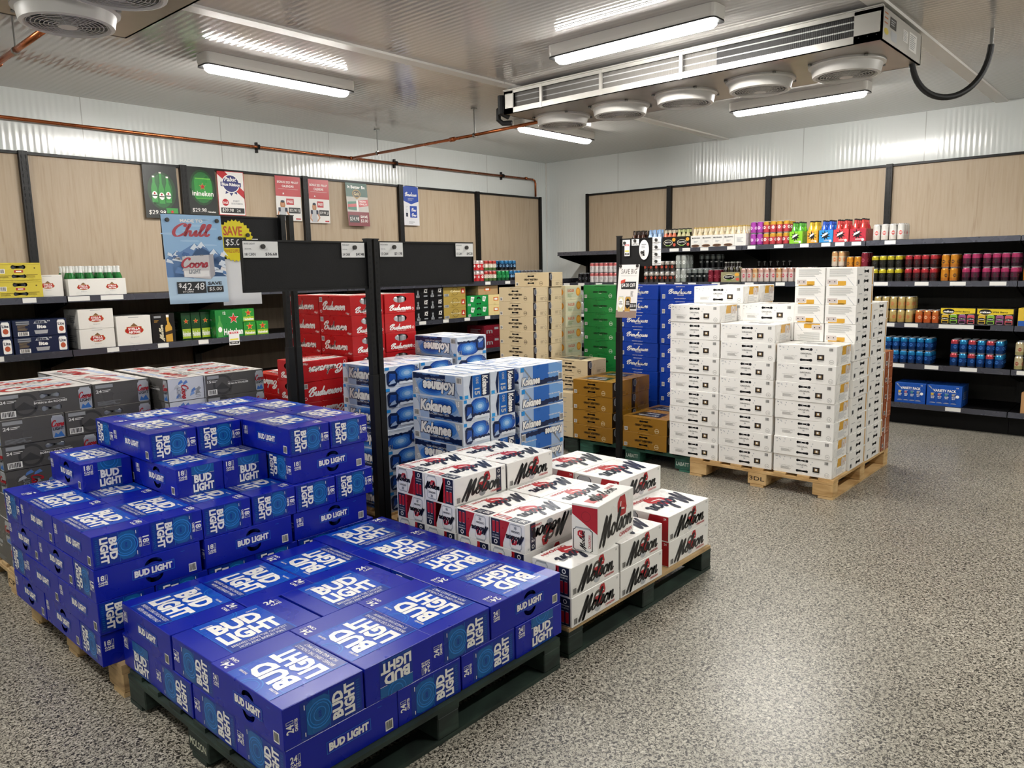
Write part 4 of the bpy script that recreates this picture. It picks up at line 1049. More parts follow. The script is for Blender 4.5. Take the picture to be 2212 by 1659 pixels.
b = MB(); b.tube([(-.33, 1.5, .1), (-.33, 1.56, .1), (-.36, 1.6, .06), (-.36, 1.6, -.02), (-.34, 1.57, -.05), (-.3, 1.5, -.05)], .022, M_RUBBER, 10); b.tube([(-.40, 1.53, .16), (-.40, 1.53, .02), (-.34, 1.5, -.0)], .03, M_RUBBER, 10); b.obj('insulated_pipe', u1)
b = MB(); pts = []
for i in range(25):
    t = i/24; a = Vector((-3.10, -5.62, 2.885))*(1-t)**3+Vector((-3.05, -5.66, 2.56))*3*t*(1-t)**2+Vector((-2.72, -5.98, 2.62))*3*t*t*(1-t)+Vector((-2.74, -6.0, 3.0))*t**3; pts.append(a)
b.tube(pts, .02, M_RUBBER, 12); b.cyl((-2.74, -6.0, 2.99), (-2.74, -6.0, 3.099), .012, M_ZINC, 10)
tag(b.obj('drain_cable'), 'black curved cable hanging between the silver cooling unit and the ceiling', 'cable')

# ------------------------------------------------------------------ copper piping
b = MB(); r = .014
b.tube([(-9.5, -.05, 2.86), (-.36, -.05, 2.845)], r, M_COPPER, 10); b.tube([(-.36, -.05, 2.845), (-.315, -.05, 2.83), (-.30, -.05, 2.79), (-.30, -.05, 2.612)], r, M_COPPER, 10)
for x in (-3.462, -.5): b.cyl((x-.02, -.05, 2.85), (x+.02, -.05, 2.85), .019, M_COPPER, 10)
cp = b.obj('copper_pipe', None, True); tag(cp, 'thin copper pipe running along the top of the left wall', 'pipe')
for x in (-6.93, -4.6, -2.83, -.98):
    b = MB(); b.cyl((x-.012, -.05, 2.848+(-x)*.0013), (x+.012, -.05, 2.848+(-x)*.0013), .024, M_BLACK, 12); b.box(x-.01, -.03, 2.80, x+.01, -.001, 2.90, M_BLACK); b.obj('pipe_clip', cp)
b = MB(); b.tube([(-3.462, -.05, 2.85), (-3.462, -1.9, 2.855), (-3.46, -2.75, 2.87)], r, M_COPPER, 10); b.cyl((-3.462, -1.62, 2.854), (-3.462, -1.68, 2.854), .022, M_COPPER, 8)
cp2 = b.obj('copper_pipe', None, True); tag(cp2, 'copper branch pipe crossing from the left wall to the silver cooling unit', 'pipe')
b = MB(); b.tube([(-7.28, -1.75, 2.85), (-7.28, -2.75, 2.87)], .017, M_COPPER, 10); b.cyl((-7.28, -1.72, 2.85), (-7.28, -1.80, 2.85), .023, M_COPPER, 10); b.cyl((-7.28, -2.62, 2.868), (-7.28, -2.7, 2.868), .023, M_ZINC, 10)
b.tube([(-7.28, -1.76, 2.85), (-7.4, -1.76, 2.85), (-7.6, -1.5, 2.85), (-7.6, -.05, 2.855)], .015, M_COPPER, 10)
cp3 = b.obj('copper_pipe', None, True); tag(cp3, 'short copper pipe entering the cooling unit above the blue case stacks', 'pipe')
for par, x, y in ((cp2, -3.462, -.504), (cp2, -3.462, -1.951), (cp3, -7.28, -2.12)):
    b = MB(); b.cyl((x, y, 2.855), (x, y, CZ-.001), .005, M_ZINC, 6); b.cyl((x, y, CZ-.012), (x, y, CZ-.001), .03, M_ZINC, 12)
    b.cyl((x, y-.012, 2.855), (x, y+.012, 2.855), .022, M_ZINC, 10); b.obj('hanger_rod', par)

# ------------------------------------------------------------------ pallets
def pallet(x, y, lx, ly, m, label, h=.132, words=(), deck=7, sw=True, m2=None, rz=0):
    r = empty('pallet', (x+lx/2, y+ly/2, 0), rz); tag(r, label, 'pallet')
    X0, X1, Y0, Y1 = -lx/2, lx/2, -ly/2, ly/2; t = .017; zb = t; zs = h-2*t-.001; bh = zs
    rr = random.Random(int(-x*100))
    for k in range(deck):                                    # top deck boards run along x
        w = (.105 if k in (0, deck-1) else .085); c = Y0+w/2+(ly-w)*k/(deck-1)
        b = MB(); b.box(X0+rr.uniform(0, .008), c-w/2, h-t, X1-rr.uniform(0, .008), c+w/2, h-.0005, m2 or m); b.obj('deck_board', r)
    for k in range(3):
        w = .1; c = X0+w/2+(lx-w)*k/2
        b = MB(); b.box(c-w/2, Y0, zs, c+w/2, Y1, h-t-.0003, m); b.obj('stringer_board', r)
    for i in range(3):
        for k in range(3):
            w, l = .1, .14; cx = X0+w/2+(lx-w)*i/2; cy = Y0+l/2+(ly-l)*k/2
            b = MB(); b.box(cx-w/2, cy-l/2, zb, cx+w/2, cy+l/2, zs-.0003, m, .004)
            for (wi, wk, txt, col) in words:
                if (wi, wk) == (i, k):
                    F = Face(b, (cx-w/2, cy+l/2, zb), (0, -1, 0), (0, 0, 1), l, bh-zb)
                    F.text(txt, .1*F.w, .35*F.h, .8*F.w, .35*F.h, mat(col, .7), 1, 0, .01)
            b.obj('block', r)
    for k in range(3):
        w = .1; c = Y0+w/2+(ly-w)*k/2
        b = MB(); b.box(X0, c-w/2, 0.0005, X1, c+w/2, t-.0003, m); b.obj('bottom_board', r)
    return r
pallet(-7.775, -5.345, 1.24, 1.10, M_DGREENW, 'dark green pallet under the two-layer blue cases in front', words=((0, 1, 'MOLSON', '#c9cdb8'),))
pallet(-7.78, -4.20, 1.25, 1.07, M_PINEX, 'worn pine pallet under the tall stepped stack of blue 18-can cases')
pallet(-6.46, -5.33, 1.24, 1.05, M_DGREENW, 'dark green pallet under the white and red script cases', m2=M_PINEX)
pallet(-5.97, -4.26, 1.0, 1.13, M_PINE, 'pine pallet under the blue and silver mountain cases')
pallet(-7.745, -2.79, .77, 1.0, M_PINEX, 'pine pallet under the grey cases at the left edge', words=((0, 0, 'CP', '#3a2c1c'),))
pallet(-6.955, -2.96, .6, .98, M_PINE, 'pine pallet under the grey fifteen-can cases')
pallet(-6.18, -3.05, 1.0, 1.07, M_PINE, 'pine pallet under the red case tower')
pallet(-3.58, -4.318, 1.22, 1.07, M_GREENW, 'green pallet with stencilled block under the gold cases', .138, ((0, 0, 'LABATT', '#c9d4c9'), (0, 1, 'LABATT', '#c9d4c9')))
pallet(-3.6, -3.235, 1.2, 1.07, M_DGREENW, 'dark green pallet under the tall beige cases', .138)
pallet(-3.62, -5.412, 1.235, 1.08, M_PINE, 'pale pine pallet under the tall stack of white cases', .138, ((0, 1, '3DL', '#3a2c1c'),))

# ------------------------------------------------------------------ cases on the low blue pallet
G = 'blue 24-can cases on the low front pallet'
X, Y = -7.765, -5.325; w_, l_ = .283, .41
fp = flip(bud_panel)
def b24(i, j, n, ori, what, over=None): case('bud24', i, j, n, ori, 'blue 24-can case, ' + what, G, over=over)
b24(X, Y, 1, 'y+', 'near left corner of the low front stack, top layer, handle facing left')
b24(X+w_, Y, 1, 'y+', 'front row of the low stack, top layer, end panel printed upside down', {'S': fp, 'T': bud_top_fr})
b24(X+2*w_, Y, 1, 'y+', 'front row of the low stack, top layer, third from the left')
for k, (o, q) in enumerate((('x-', 'near corner, handle in front'), ('x-', 'second from the front'), ('x+', 'third from the front'), ('x+', 'farthest back'))):
    b24(X+3*w_+.005, Y+k*w_, 1, o, 'low front stack, right column, top layer, ' + q)
for k in range(2): b24(X+k*l_+.01*k, Y+l_, 1, 'x+', 'middle row of the low front stack, top layer, ' + ('left one' if k == 0 else 'right one'))
for k, o in enumerate(('y-', 'y-', 'y+')): b24(X+k*w_, Y+l_+w_, 1, o, 'back row of the low front stack, top layer, %s from the left' % ORD[k])
b24(X, Y, 0, 'x+', 'low front stack, bottom layer, near left corner, long side in front')
for k in range(3): b24(X+l_+k*w_+.005, Y, 0, 'y+', 'front row of the low stack, bottom layer, %s after the corner case' % ORD[k], {'S': bud_panel} if k == 2 else None)
for k in range(1, 4): b24(X, Y+k*w_, 0, 'x+', 'left side of the low front stack, bottom layer, %s behind the corner' % ORD[k-1], {'W': bud_panel} if k == 3 else None)

# ------------------------------------------------------------------ stepped stack of blue 18-can cases
G = 'blue 18-can cases in the stepped stack'
X, Y = -7.83, -4.165; w_, l_ = .215, .411
def b18(x, y, n, ori, what, over=None): case('bud18', x, y, n, ori, 'blue 18-can case, stepped stack, ' + what, G, over=over)
for n in range(4):
    if n % 2 == 0:
        for k in range(3): b18(X+k*(l_+.014), Y, n, 'x-', '%s layer, front, %s from the left' % (lay(n), ORD[k]))
        for k in range(2): b18(X, Y+w_+k*l_, n, 'y+', '%s layer, left side, %s' % (lay(n), ('behind the corner', 'at the far end')[k]))
    else:
        for k in range(6):
            b18(X+k*(w_+.0015), Y, n, 'y-', '%s layer, front, %s from the left' % (lay(n), ORD[k]))
            if n == 3 or k == 0: b18(X+k*(w_+.0015), Y+l_, n, 'y-', '%s layer, second row, %s from the left' % (lay(n), ORD[k]))
        for k in range(3 if n == 3 else 1): b18(X+k*(l_+.014), Y+2*l_, n, 'x-', '%s layer, back row, %s from the left' % (lay(n), ORD[k]))
b18(-7.622, -3.51, 4, 'y+', 'fifth layer, the single one set out at the left')
b18(-7.398, -3.94, 4, 'y+', 'fifth layer, left one of the front pair')
b18(-7.182, -3.95, 4, 'y+', 'fifth layer, right one of the front pair')
b18(-6.96, -4.14, 4, 'x-', 'fifth layer, long side in front at the right')
for k in range(2): b18(-6.96, -3.92+k*.22, 4, 'x-', 'fifth layer, hidden row %s behind the right front case' % ORD[k])
b18(-7.398, -3.525, 4, 'y+', 'fifth layer, behind the left one of the front pair')
b18(-7.182, -3.535, 4, 'y+', 'fifth layer, behind the right one of the front pair')
for k, x in enumerate((-6.965, -6.745)): b18(x, -4.145, 5, 'y-', 'top layer, front %s at the right side' % ('left one', 'right one')[k])
for k, x in enumerate((-7.408, -7.19, -6.965, -6.745)): b18(x, -3.735, 5, 'y-', 'top layer, second row, %s from the left' % ORD[k])
for k in range(2): b18(-7.405+k*.42, -3.318, 5, 'x-', 'top layer, back row, ' + ('left one', 'right one')[k])

# ------------------------------------------------------------------ white and red script cases
def molw(n): return {'W': mol24_end}
G = 'white and red script cases on the dark green pallet'
c1, c2 = -6.447, -6.083; rows = (-5.335, -5.09, -4.883, -4.665, -4.455)
NM = ('front row', 'second row', 'third row', 'fourth row', 'back row')
for j, y in enumerate(rows):
    for c, x in enumerate((c1, c2)):
        top = (2, 3, 3, 4, 4)[j]
        for n in range(top):
            if n == 0 and j > 0: pass
            nh = (j > 0 and n >= 2 and c == 0)
            up = n == 2 and j > 0 and c == 0
            q = 'white and red script 15-can case, %s layer, %s, %s' % (lay(n), NM[j], 'left column' if c == 0 else 'middle column')
            if nh: case('mol15n', x, y, n, 'x-', q + (', upside down' if up else ''), G, over={'W': flip(mol_end), 'S': flip(mol_long_n)} if up else None)
            else: case('mol15', x, y, n, 'x-', q, G)
for j, y in enumerate((-5.315, -5.025, -4.735)):
    for n in range(2 if j == 0 else 3):
        case('mol24', -5.633, y, n, 'x-', 'white and red script 24-can case, %s layer, right column, %s' % (lay(n), NM[j]), G)
def stand_front(F):
    W, H = F.w, F.h
    hexa(F, .66*W, .74*H, .13*W, RED, 1); F.script('Molson', .02*W, .08*H, .94*W, .66*H, BK, 3, pen=.3, slant=.3); F.text('CANADIAN', .58*W, .08*H, .36*W, .09*H, RED, 3)
def stand_end(F):
    W, H = F.w, F.h
    F.poly([(.02*W, .96*H), (.98*W, .96*H), (.98*W, .42*H), (.02*W, .78*H)], RED, 1); F.ring(.55*W, .76*H, .18*W, .02*W, card('#8f1d24'), 2)
    F.can(.06*W, .02*H, .74*W, .5*H, BK, GREY, 1); F.can(.09*W, .03*H, .68*W, .48*H, WH, LG, 3); hexa(F, .36*W, .38*H, .13*W, RED, 5)
    F.script('Molson', .3*W, .04*H, .28*W, .42*H, BK, 6, rot=90, pen=.26); F.text('CANADIAN', .64*W, .1*H, .1*W, .28*H, RED, 5, 90)
def stand_top(F):
    W, H = F.w, F.h
    F.rect(.1*W, .3*H, .5*W, .7*H, RED, 1); F.disc(.3*W, .5*H, .12*W, DK, 2, ry=.2*H); F.script('Molson', .2*W, .2*H, .62*W, .7*H, BK, 3); F.text('CANADIAN', .72*W, .65*H, .2*W, .16*H, RED, 2)
carton('beer_case', -6.27, -5.31, .132+.258, .355, .129, .212, {'S': (stand_front, 0), 'W': (stand_end, 0), 'E': (stand_end, 0), 'N': (stand_front, 0), 'T': (stand_top, 0)}, '#f0eeea',
       'white and red script case standing on edge on the near corner cases', 'beer case', G, rz=math.radians(8))

# ------------------------------------------------------------------ blue and silver mountain cases
G = 'blue and silver mountain cases'
kl, kfl = kok_long, flip(kok_long)
for n in range(7):
    fl = n in (6, 3)
    e1 = {6: kok_end2, 5: kok_end, 4: kok_end, 3: kok_end}.get(n, kok_end); e2 = {6: kok_end2, 5: kok_end2, 4: kok_end, 3: kok_end2}.get(n, kok_end)
    case('kok15', -5.957, -4.24, n, 'y+', 'blue and silver mountain case, front left column, %s layer' % lay(n), G, over={'W': kfl if fl else kl, 'S': e1})
    case('kok15', -5.742, -4.24, n, 'y+', 'blue and silver mountain case, front middle column, %s layer' % lay(n), G, over={'S': e2})
    case('kok15', -5.497, -4.24, n, 'x+', 'blue and silver mountain case, front right column, %s layer' % lay(n), G, over={'S': flip(kok_handle) if n in (2, 3) else kok_handle})
    case('kok24', -5.947, -3.56, n, 'y+', 'blue and silver mountain case, back left column behind the black post, %s layer' % lay(n), G, over={'W': kfl if n == 3 else kl, 'S': flip(kok_end) if n == 3 else kok_end})
for n in range(4, 7): case('kok24', -5.657, -3.56, n, 'y+', 'blue and silver mountain case, back middle column, %s layer' % lay(n), G)
for n in range(5, 7): case('kok15', -5.495, -4.02, n, 'x+', 'blue and silver mountain case, just behind the front right column, %s layer' % lay(n), G)
for n in range(8): case('kok24', -5.315, -3.54, n, 'y+', 'blue and silver mountain case, raised back right column, %s layer' % lay(n), G, over={'W': kfl, 'S': flip(kok_end) if n == 7 else kok_end})

# ------------------------------------------------------------------ red cases
G = 'red script cases in the tall tower'; hb = .1317
for n in range(10):
    for c, x in enumerate((-5.785, -5.505)):
        case('budw', x, -3.045, n, 'y+', 'red script case in the tall red tower, front %s column, %s layer' % ('left' if c == 0 else 'right', lay(n)), G)
    if n > 3: case('budw', -5.785, -2.685, n, 'y+', 'red script case in the tall red tower, row behind the front, %s layer' % lay(n), G)
for n in range(7): case('budw', -6.165, -3.02, n, 'x+', 'red script case in the lower red stack left of the tower, %s layer' % lay(n), G, over={'S': flip(budw_long) if n in (6, 4) else budw_long, 'W': budw_end})
for n in range(6): case('budw', -6.06, -2.6, n, 'y+', 'red script case in the red stack seen between grey cases and black post, %s layer' % lay(n), G, over={'W': flip(budw_long) if n == 5 else budw_long, 'S': budw_end})

# ------------------------------------------------------------------ grey and silver cases
G = 'grey cases with silver can prints'
cx, cy = -7.735, -2.785
def coo(x, y, n, ori, what, over=None, kind='coors24'): case(kind, x, y, n, ori, 'grey case with silver can print, ' + what, G, over=over)
S1 = {'S': coors_long}
coo(cx, cy, 6, 'x+', 'left stack, top layer, near left, with handle window', S1)
coo(cx, cy+.297, 6, 'x+', 'left stack, top layer, behind the near left one', S1)
coo(cx+.445, cy, 6, 'y-', 'left stack, top layer, near right', {'S': coors_plain})
coo(cx+.445, cy+.442, 6, 'y-', 'left stack, top layer, back right', {'S': coors_plain})
coo(cx, cy-.01, 5, 'y+', 'left stack, sixth layer, narrow side in front', {'S': coors_plain, 'W': coors_long})
coo(cx+.297, cy-.01, 5, 'x+', 'left stack, sixth layer, wide side in front', S1)
coo(cx, cy+.435, 5, 'y+', 'left stack, sixth layer, back left', {'W': coors_long}); coo(cx+.3, cy+.43, 5, 'y+', 'left stack, sixth layer, back right', None)
coo(cx, cy, 4, 'x+', 'left stack, fifth layer, near left with handle window', S1); coo(cx+.445, cy, 4, 'y-', 'left stack, fifth layer, near right', {'S': coors_plain})
for n in range(4): coo(cx, cy, n, 'x+' if n % 2 == 0 else 'y+', 'left stack, %s layer, near left corner' % lay(n), {'S': coors_mtn if n % 2 else coors_long, 'W': coors_plain}); 
for n in range(4): coo(cx+.445, cy, n, 'y-', 'left stack, %s layer, near right corner' % lay(n), {'S': coors_plain}) if n % 2 == 0 else None
G = 'grey fifteen-can cases'
for n in range(7):
    coo(-6.967, -2.95, n, 'y+', 'fifteen-can stack, left column, mountain end in front, %s layer' % lay(n), {'W': coors_15}, 'coors15')
    coo(-6.757, -2.965, n, 'x+', 'fifteen-can stack, right column, wide side in front, %s layer' % lay(n), None, 'coors15')
for n in range(5, 7):
    coo(-6.967, -2.583, n, 'y+', 'fifteen-can stack, back left column, %s layer' % lay(n), None, 'coors15')
    coo(-6.757, -2.752, n, 'x+', 'fifteen-can stack, row behind the right column, %s layer' % lay(n), None, 'coors15')
    coo(-6.757, -2.542, n, 'x+', 'fifteen-can stack, farthest right row, %s layer' % lay(n), None, 'coors15')

# ------------------------------------------------------------------ beige, gold, green and deep blue cases
gb = .138
KIND['gwb2'] = dict(KIND['gwb'], W=.285)
G = 'beige cases with dark stripe'
for n in range(10):
    case('gwb', -3.603, -2.755, n, 'y+', 'beige case in the tall beige stack, front column, %s layer' % lay(n), G, gb)
    case('gwb', -3.394, -2.757, n, 'y+', 'beige case in the tall beige stack, second column, %s layer' % lay(n), G, gb)
case('gwb', -3.392, -2.77, 10, 'y+', 'single beige case on the very top of the tall beige stack', G, gb)
for n in range(10): case('rad', -3.13, -2.755, n, 'y+', 'pale citrus-print case behind the tall beige stack, %s layer' % lay(n), 'pale citrus-print cases', gb, over={'S': citrus})
for n in range(3): case('gwb2', -3.6, -3.185, n, 'x+', 'beige case turned end-on left of the gold stack, %s layer' % lay(n), G, gb, over={'W': plainmarks})
for n in range(3, 5): case('gwb2', -3.385, -3.19, n, 'y+', 'beige case in the low beige stack behind the gold cases, %s layer' % lay(n), G, gb)
G = 'gold cases on the green pallet'
for n in range(4):
    case('gwo', -3.603, -3.605, n, 'y+', 'gold case, four-high stack, front, %s layer' % lay(n), G, gb, jit=1.6)
    case('gwo', -3.31, -3.6, n, 'y+', 'gold case, four-high stack, row behind, %s layer' % lay(n), G, gb)
for n in range(2):
    case('gwo', -3.603, -4.115, n, 'y+', 'gold case, two-high stack right of the black post, %s layer' % lay(n), G, gb)
    case('gwo', -3.31, -4.1, n, 'y+', 'gold case, two-high stack, row behind, %s layer' % lay(n), G, gb)
for n in range(10):
    case('gwg', -2.86, -3.165, n, 'y+', 'green case in the green column left of the black post, %s layer' % lay(n), 'green cases in one tall column', gb, over={'W': flip(gwg_long)} if n == 4 else None)
    case('brew', -2.86, -3.58, n, 'y+', 'deep blue script case, left blue column, %s layer' % lay(n), 'deep blue script cases', gb)
    case('brew', -2.87, -4.015, n, 'y+', 'deep blue script case, right blue column, %s layer' % lay(n), 'deep blue script cases', gb)

# ------------------------------------------------------------------ white cases
G = 'white cases in the tall white stack'
def wc(kind, x, y, n, ori, what, over=None): case(kind, x, y, n, ori, 'white case in the tall white stack, ' + what, G, gb, over=over, jit=1.3)
OE = {'S': orig_end}
for n in range(9): wc('orig24', -3.605, -4.55, n, 'y+', 'front left column, %s layer' % lay(n), OE)
for n in range(8): wc('orig24', -3.605, -4.968, n, 'y+', 'front middle column, %s layer' % lay(n), OE)
for n in range(7): wc('orig24', -3.605, -5.395, n, 'y+', 'front right column, %s layer' % lay(n), OE)
for n in range(7, 10): wc('orig24', -3.312, -4.59, n, 'y+', 'second row, left, %s layer' % lay(n), OE); wc('orig24', -3.02, -4.585, n, 'y+', 'third row, left, %s layer' % lay(n), OE)
for n in range(7, 9): wc('orig24', -3.312, -4.982, n, 'y+', 'second row, middle, %s layer' % lay(n), OE) if n != 8 or True else None
for n in range(11):
    wc('orig15', -3.31, -5.41, n, 'x+', 'near high column on the right side, %s layer' % lay(n), {'W': flip(orig_end2) if n == 99 else orig_end2, 'S': orig_side})
    if n < 9: wc('orig15', -2.95, -5.415, n, 'x+', 'far column on the right side, %s layer' % lay(n), {'S': orig_side})
for n in range(7, 11): wc('orig15', -3.315, -5.197, n, 'x+', 'high column beside it, %s layer' % lay(n), {'W': flip(orig_end2) if n == 7 else orig_end2})
for n in range(6): case('brown', -2.575, -5.415, n, 'y+', 'rust brown case with white strap behind the white stack, %s layer' % lay(n), 'rust brown strapped cases', gb, over={'S': brown_end})

# ------------------------------------------------------------------ black sign stands
def stand(x, y, zt, boards, label, posts=(0,), bh=.232):
    r = empty('sign_stand', (x, y, 0)); tag(r, label, 'sign stand')
    for px in posts:
        b = MB(); b.box(px-.015, -.017, 0.006, px+.015, .017, zt, M_BLACK); b.box(px-.019, -.02, .006, px+.019, .02, zt*.6, M_BLACK)
        for k in range(20): b.box(px-.004, -.0178, zt*.62+k*.032, px+.004, -.0172, zt*.62+k*.032+.014, DK)
        b.box(px-.018, -.02, zt, px+.018, .02, zt+.006, M_RUBBER); b.obj('post', r)
    b = MB(); b.box(-.055, -.11, 0, .055, .11, .006, M_BLACK); b.obj('base_plate', r)
    for (ax, ay, bx, by, z) in boards:
        d = Vector((bx-ax, by-ay, 0)); L = d.length; d.normalize(); n = Vector((d.y, -d.x, 0)); b = MB()
        def pt(u, v, w): p = d*u+n*v; return (ax-x+p.x, ay-y+p.y, z+w)
        def bb(u0, v0, w0, u1, v1, w1, m): b.add([pt(u, v, w) for w in (w0, w1) for v in (v0, v1) for u in (u0, u1)], [(0, 1, 3, 2), (4, 6, 7, 5), (0, 4, 5, 1), (2, 3, 7, 6), (0, 2, 6, 4), (1, 5, 7, 3)], m)
        bb(0, -.004, -bh, L, .004, 0, M_BOARD); bb(0, -.007, -bh-.004, L, .009, -bh+.006, M_BLACK); bb(0, -.007, -.006, L, .009, .003, M_BLACK); bb(0, -.007, -bh, .006, .009, 0, M_BLACK); bb(L-.006, -.007, -bh, L, .009, 0, M_BLACK)
        b.obj('sign_board', r)
    return r
stand(-6.275, -3.912, 1.765, ((-7.005, -3.905, -6.30, -3.912, 1.752), (-6.245, -3.912, -5.578, -3.965, 1.756)), 'black stand with two long blank header boards behind the blue stacks', (-.022, .022))
stand(-6.262, -3.10, 1.935, ((-6.975, -3.06, -6.30, -3.085, 1.922),), 'black stand with header board carrying the snowy mountain poster', (-.024, .03))
stand(-3.80, -3.80, 1.832, ((-3.80, -3.815, -3.80, -4.09, 1.812),), 'thin black stand by the gold cases with small board of price cards', (0,), .205)

def sheet(name, ax, ay, bx, by, zt, h, fn, label, cat, group=None, col='#e8e8e6', shape=None, curl=0, magnets=(), tsl=0, off=.0):
    """a printed sheet hanging between (ax, ay) and (bx, by), top at zt"""
    d = Vector((bx-ax, by-ay, 0)); L = d.length; d.normalize(); n = Vector((d.y, -d.x, 0))
    b = MB(); o = Vector((ax, ay, zt-h))+n*off; F = Face(b, o, d, (0, 0, 1), L, h)
    pts = shape(L, h) if shape else [(0, 0), (L, 0), (L, h), (0, h)]
    m = mat(col, .35); k = len(pts); V = [F.o+F.ux*x+F.uy*y for x, y in pts]+[F.o+F.ux*x+F.uy*y-n*.0012 for x, y in pts]
    if shape:
        c = F.o+F.ux*L/2+F.uy*h/2; V.append(c); V.append(c-n*.0012)
        b.add(V, [(i, (i+1) % k, 2*k) for i in range(k)]+[(k+(i+1) % k, k+i, 2*k+1) for i in range(k)]+[(i, k+i, k+(i+1) % k, (i+1) % k) for i in range(k)], m)
    else: b.add(V, [tuple(range(k)), tuple(range(k, 2*k))[::-1]]+[(i, k+i, k+(i+1) % k, (i+1) % k) for i in range(k)], m)
    fn(F)
    nv = []
    for v in b.v:                                            # the lower part swings out a little
        t = max(0, 1-(v[2]-o.z)/h); w = curl*t; nv.append((v[0]+n.x*w, v[1]+n.y*w, v[2]))
    b.v = nv
    ob = b.obj(name); tag(ob, label, cat, group)
    for mx, my in magnets:
        q = MB(); c = o+d*mx+Vector((0, 0, my)); q.cyl(c+n*.0012, c+n*.010, .011, mat('#2b2927', .35), 14); q.cyl(c+n*.010, c+n*.0115, .009, mat('#3a3835', .3), 14); q.obj('magnet', ob)
    return ob
def price(line, cnt, amt):
    def f(F):
        W, H = F.w, F.h
        F.text(line, .04*W, .8*H, .3*W, .1*H, GREY, 1, 0, .01); F.text('355 ML', .04*W, .5*H, .2*W, .08*H, GREY, 1, 0, 0)
        F.text(cnt, .04*W, .12*H, .3*W, .18*H, mat('#4a4a50', .5), 1, 0, .01); F.text(amt, .62*W, .1*H, .34*W, .22*H, mat('#33333a', .5), 1, 0, .015)
    return f
def card_on(u0, u1, s, line, cnt, amt, label, mag=.55):
    ax, ay, bx, by, z = s; dx, dy = bx-ax, by-ay; h = .074
    sheet('price_card', ax+dx*u0, ay+dy*u0, ax+dx*u1, ay+dy*u1, z-.004, h, price(line, cnt, amt), label, 'price card', magnets=((mag*math.hypot(dx, dy)*(u1-u0), h*.68),), off=.0095)
B1 = (-7.005, -3.905, -6.30, -3.912, 1.752); B2_ = (-6.245, -3.912, -5.578, -3.965, 1.756)
card_on(.01, .26, B1, 'BUD LIGHT', '18 CAN', '$36.68', 'white price card for 18 cans at the left end of the long black board')
card_on(.765, .965, B1, 'BUD LIGHT', '24 CAN', '$47.48', 'white price card for 24 cans left of the double post')
card_on(.03, .25, B2_, 'MOLSON CANADIAN', '15 CAN', '$31.98', 'white price card for 15 cans right of the double post', .6)
card_on(.80, .995, B2_, 'KOKANEE', '15 CAN', '$43.28', 'white price card at the far right end of the long black board', .6)

# poster with the mountains and its backing sheet
SKY = mat('#8fb8dc', .35); SNOW = mat('#dfe9f2', .35); MB1 = mat('#5f86b8', .35); MB2 = mat('#36619c', .35); CR = mat('#b02a3c', .35); PAN = mat('#17181a', .35)
def chill(F):
    W, H = F.w, F.h; rr = random.Random(5)
    F.rect(0, .45*H, W, H, SKY, 0); F.rect(0, 0, W, .46*H, mat('#b9d3e6', .35), 0)
    for i in range(8): x = rr.uniform(0, .7)*W; y = rr.uniform(.62, .97)*H; F.disc(x+.1*W, y, .16*W, mat('#a3c6e3', .35), 1, ry=.012*H)
    F.text('MADE TO', .3*W, .915*H, .38*W, .036*H, WH, 3, 0, .03); F.script('Chill', .15*W, .75*H, .68*W, .155*H, CR, 4, pen=.3, slant=.25)
    peaks = [(0, .5, .2, .6), (.1, .52, .5, .68), (.35, .46, .62, .7), (.55, .5, .82, .62), (.75, .45, 1, .6)]
    for x0, y0, xp, yp in peaks:
        x1 = min(1, 2*xp-x0); F.poly([(x0*W, .3*H), (x1*W, .3*H), (x1*W, y0*H), (xp*W, yp*H), (x0*W, y0*H)], MB1, 2)
        F.poly([(xp*W, yp*H), ((xp-.08)*W, (yp-.06)*H), ((xp-.02)*W, (yp-.08)*H), ((xp+.02)*W, (yp-.05)*H), ((xp+.07)*W, (yp-.07)*H)], SNOW, 3)
    for i in range(46):
        x = rr.uniform(.0, .95)*W; y = rr.uniform(.28, .56)*H; a = rr.uniform(.08, .2)*W
        F.poly([(x, y), (min(x+a, W), y-.02*H), (min(x+a*.8, W), y+.015*H), (x+a*.2, y+.035*H)], rr.choice([SNOW, MB2, SNOW, MB1, WH]), 4+i % 3)
    F.poly([(.27*W, .3*H), (.72*W, .27*H), (.72*W, .55*H), (.27*W, .53*H)], mat('#c9c5c4', .35), 8); F.poly([(.72*W, .27*H), (.80*W, .32*H), (.80*W, .56*H), (.72*W, .55*H)], mat('#a9a6aa', .35), 8)
    F.rect(.28*W, .3*H, .7*W, .37*H, WH, 9); F.script('Coors', .24*W, .4*H, .46*W, .12*H, CR, 11, pen=.32, slant=.2); F.text('LIGHT', .36*W, .335*H, .2*W, .05*H, GREY, 10, 0, .04); F.text('24', .57*W, .535*H, .06*W, .02*H, GREY, 10)
    F.rect(.14*W, .115*H, .62*W, .245*H, PAN, 9); F.rect(.64*W, .12*H, .92*W, .19*H, PAN, 9)
    F.text('$', .165*W, .18*H, .05*W, .05*H, WH, 10); F.text('42.48', .215*W, .15*H, .38*W, .082*H, WH, 10, 0, .0, .12); F.text('24 CANS', .22*W, .125*H, .18*W, .018*H, WH, 10, 0, .02)
    F.text('SAVE', .66*W, .205*H, .24*W, .036*H, mat('#22242a', .4), 10, 0, .03); F.text('$5.00', .67*W, .133*H, .22*W, .045*H, WH, 10, 0, 0, .1)
sheet('poster', -6.98, -3.062, -6.655, -3.072, 1.921, .47, chill, 'tall blue sale poster with snowy mountains and red script on the black board', 'poster', col='#d9e4ec', curl=.03, magnets=((.03, .44), (.30, .442)), off=.011)
sheet('poster', -6.67, -3.07, -6.44, -3.08, 1.80, .37, lambda F: None, 'blank white sheet hanging behind the yellow starburst sign', 'poster', col='#e2e2e0', off=.009)
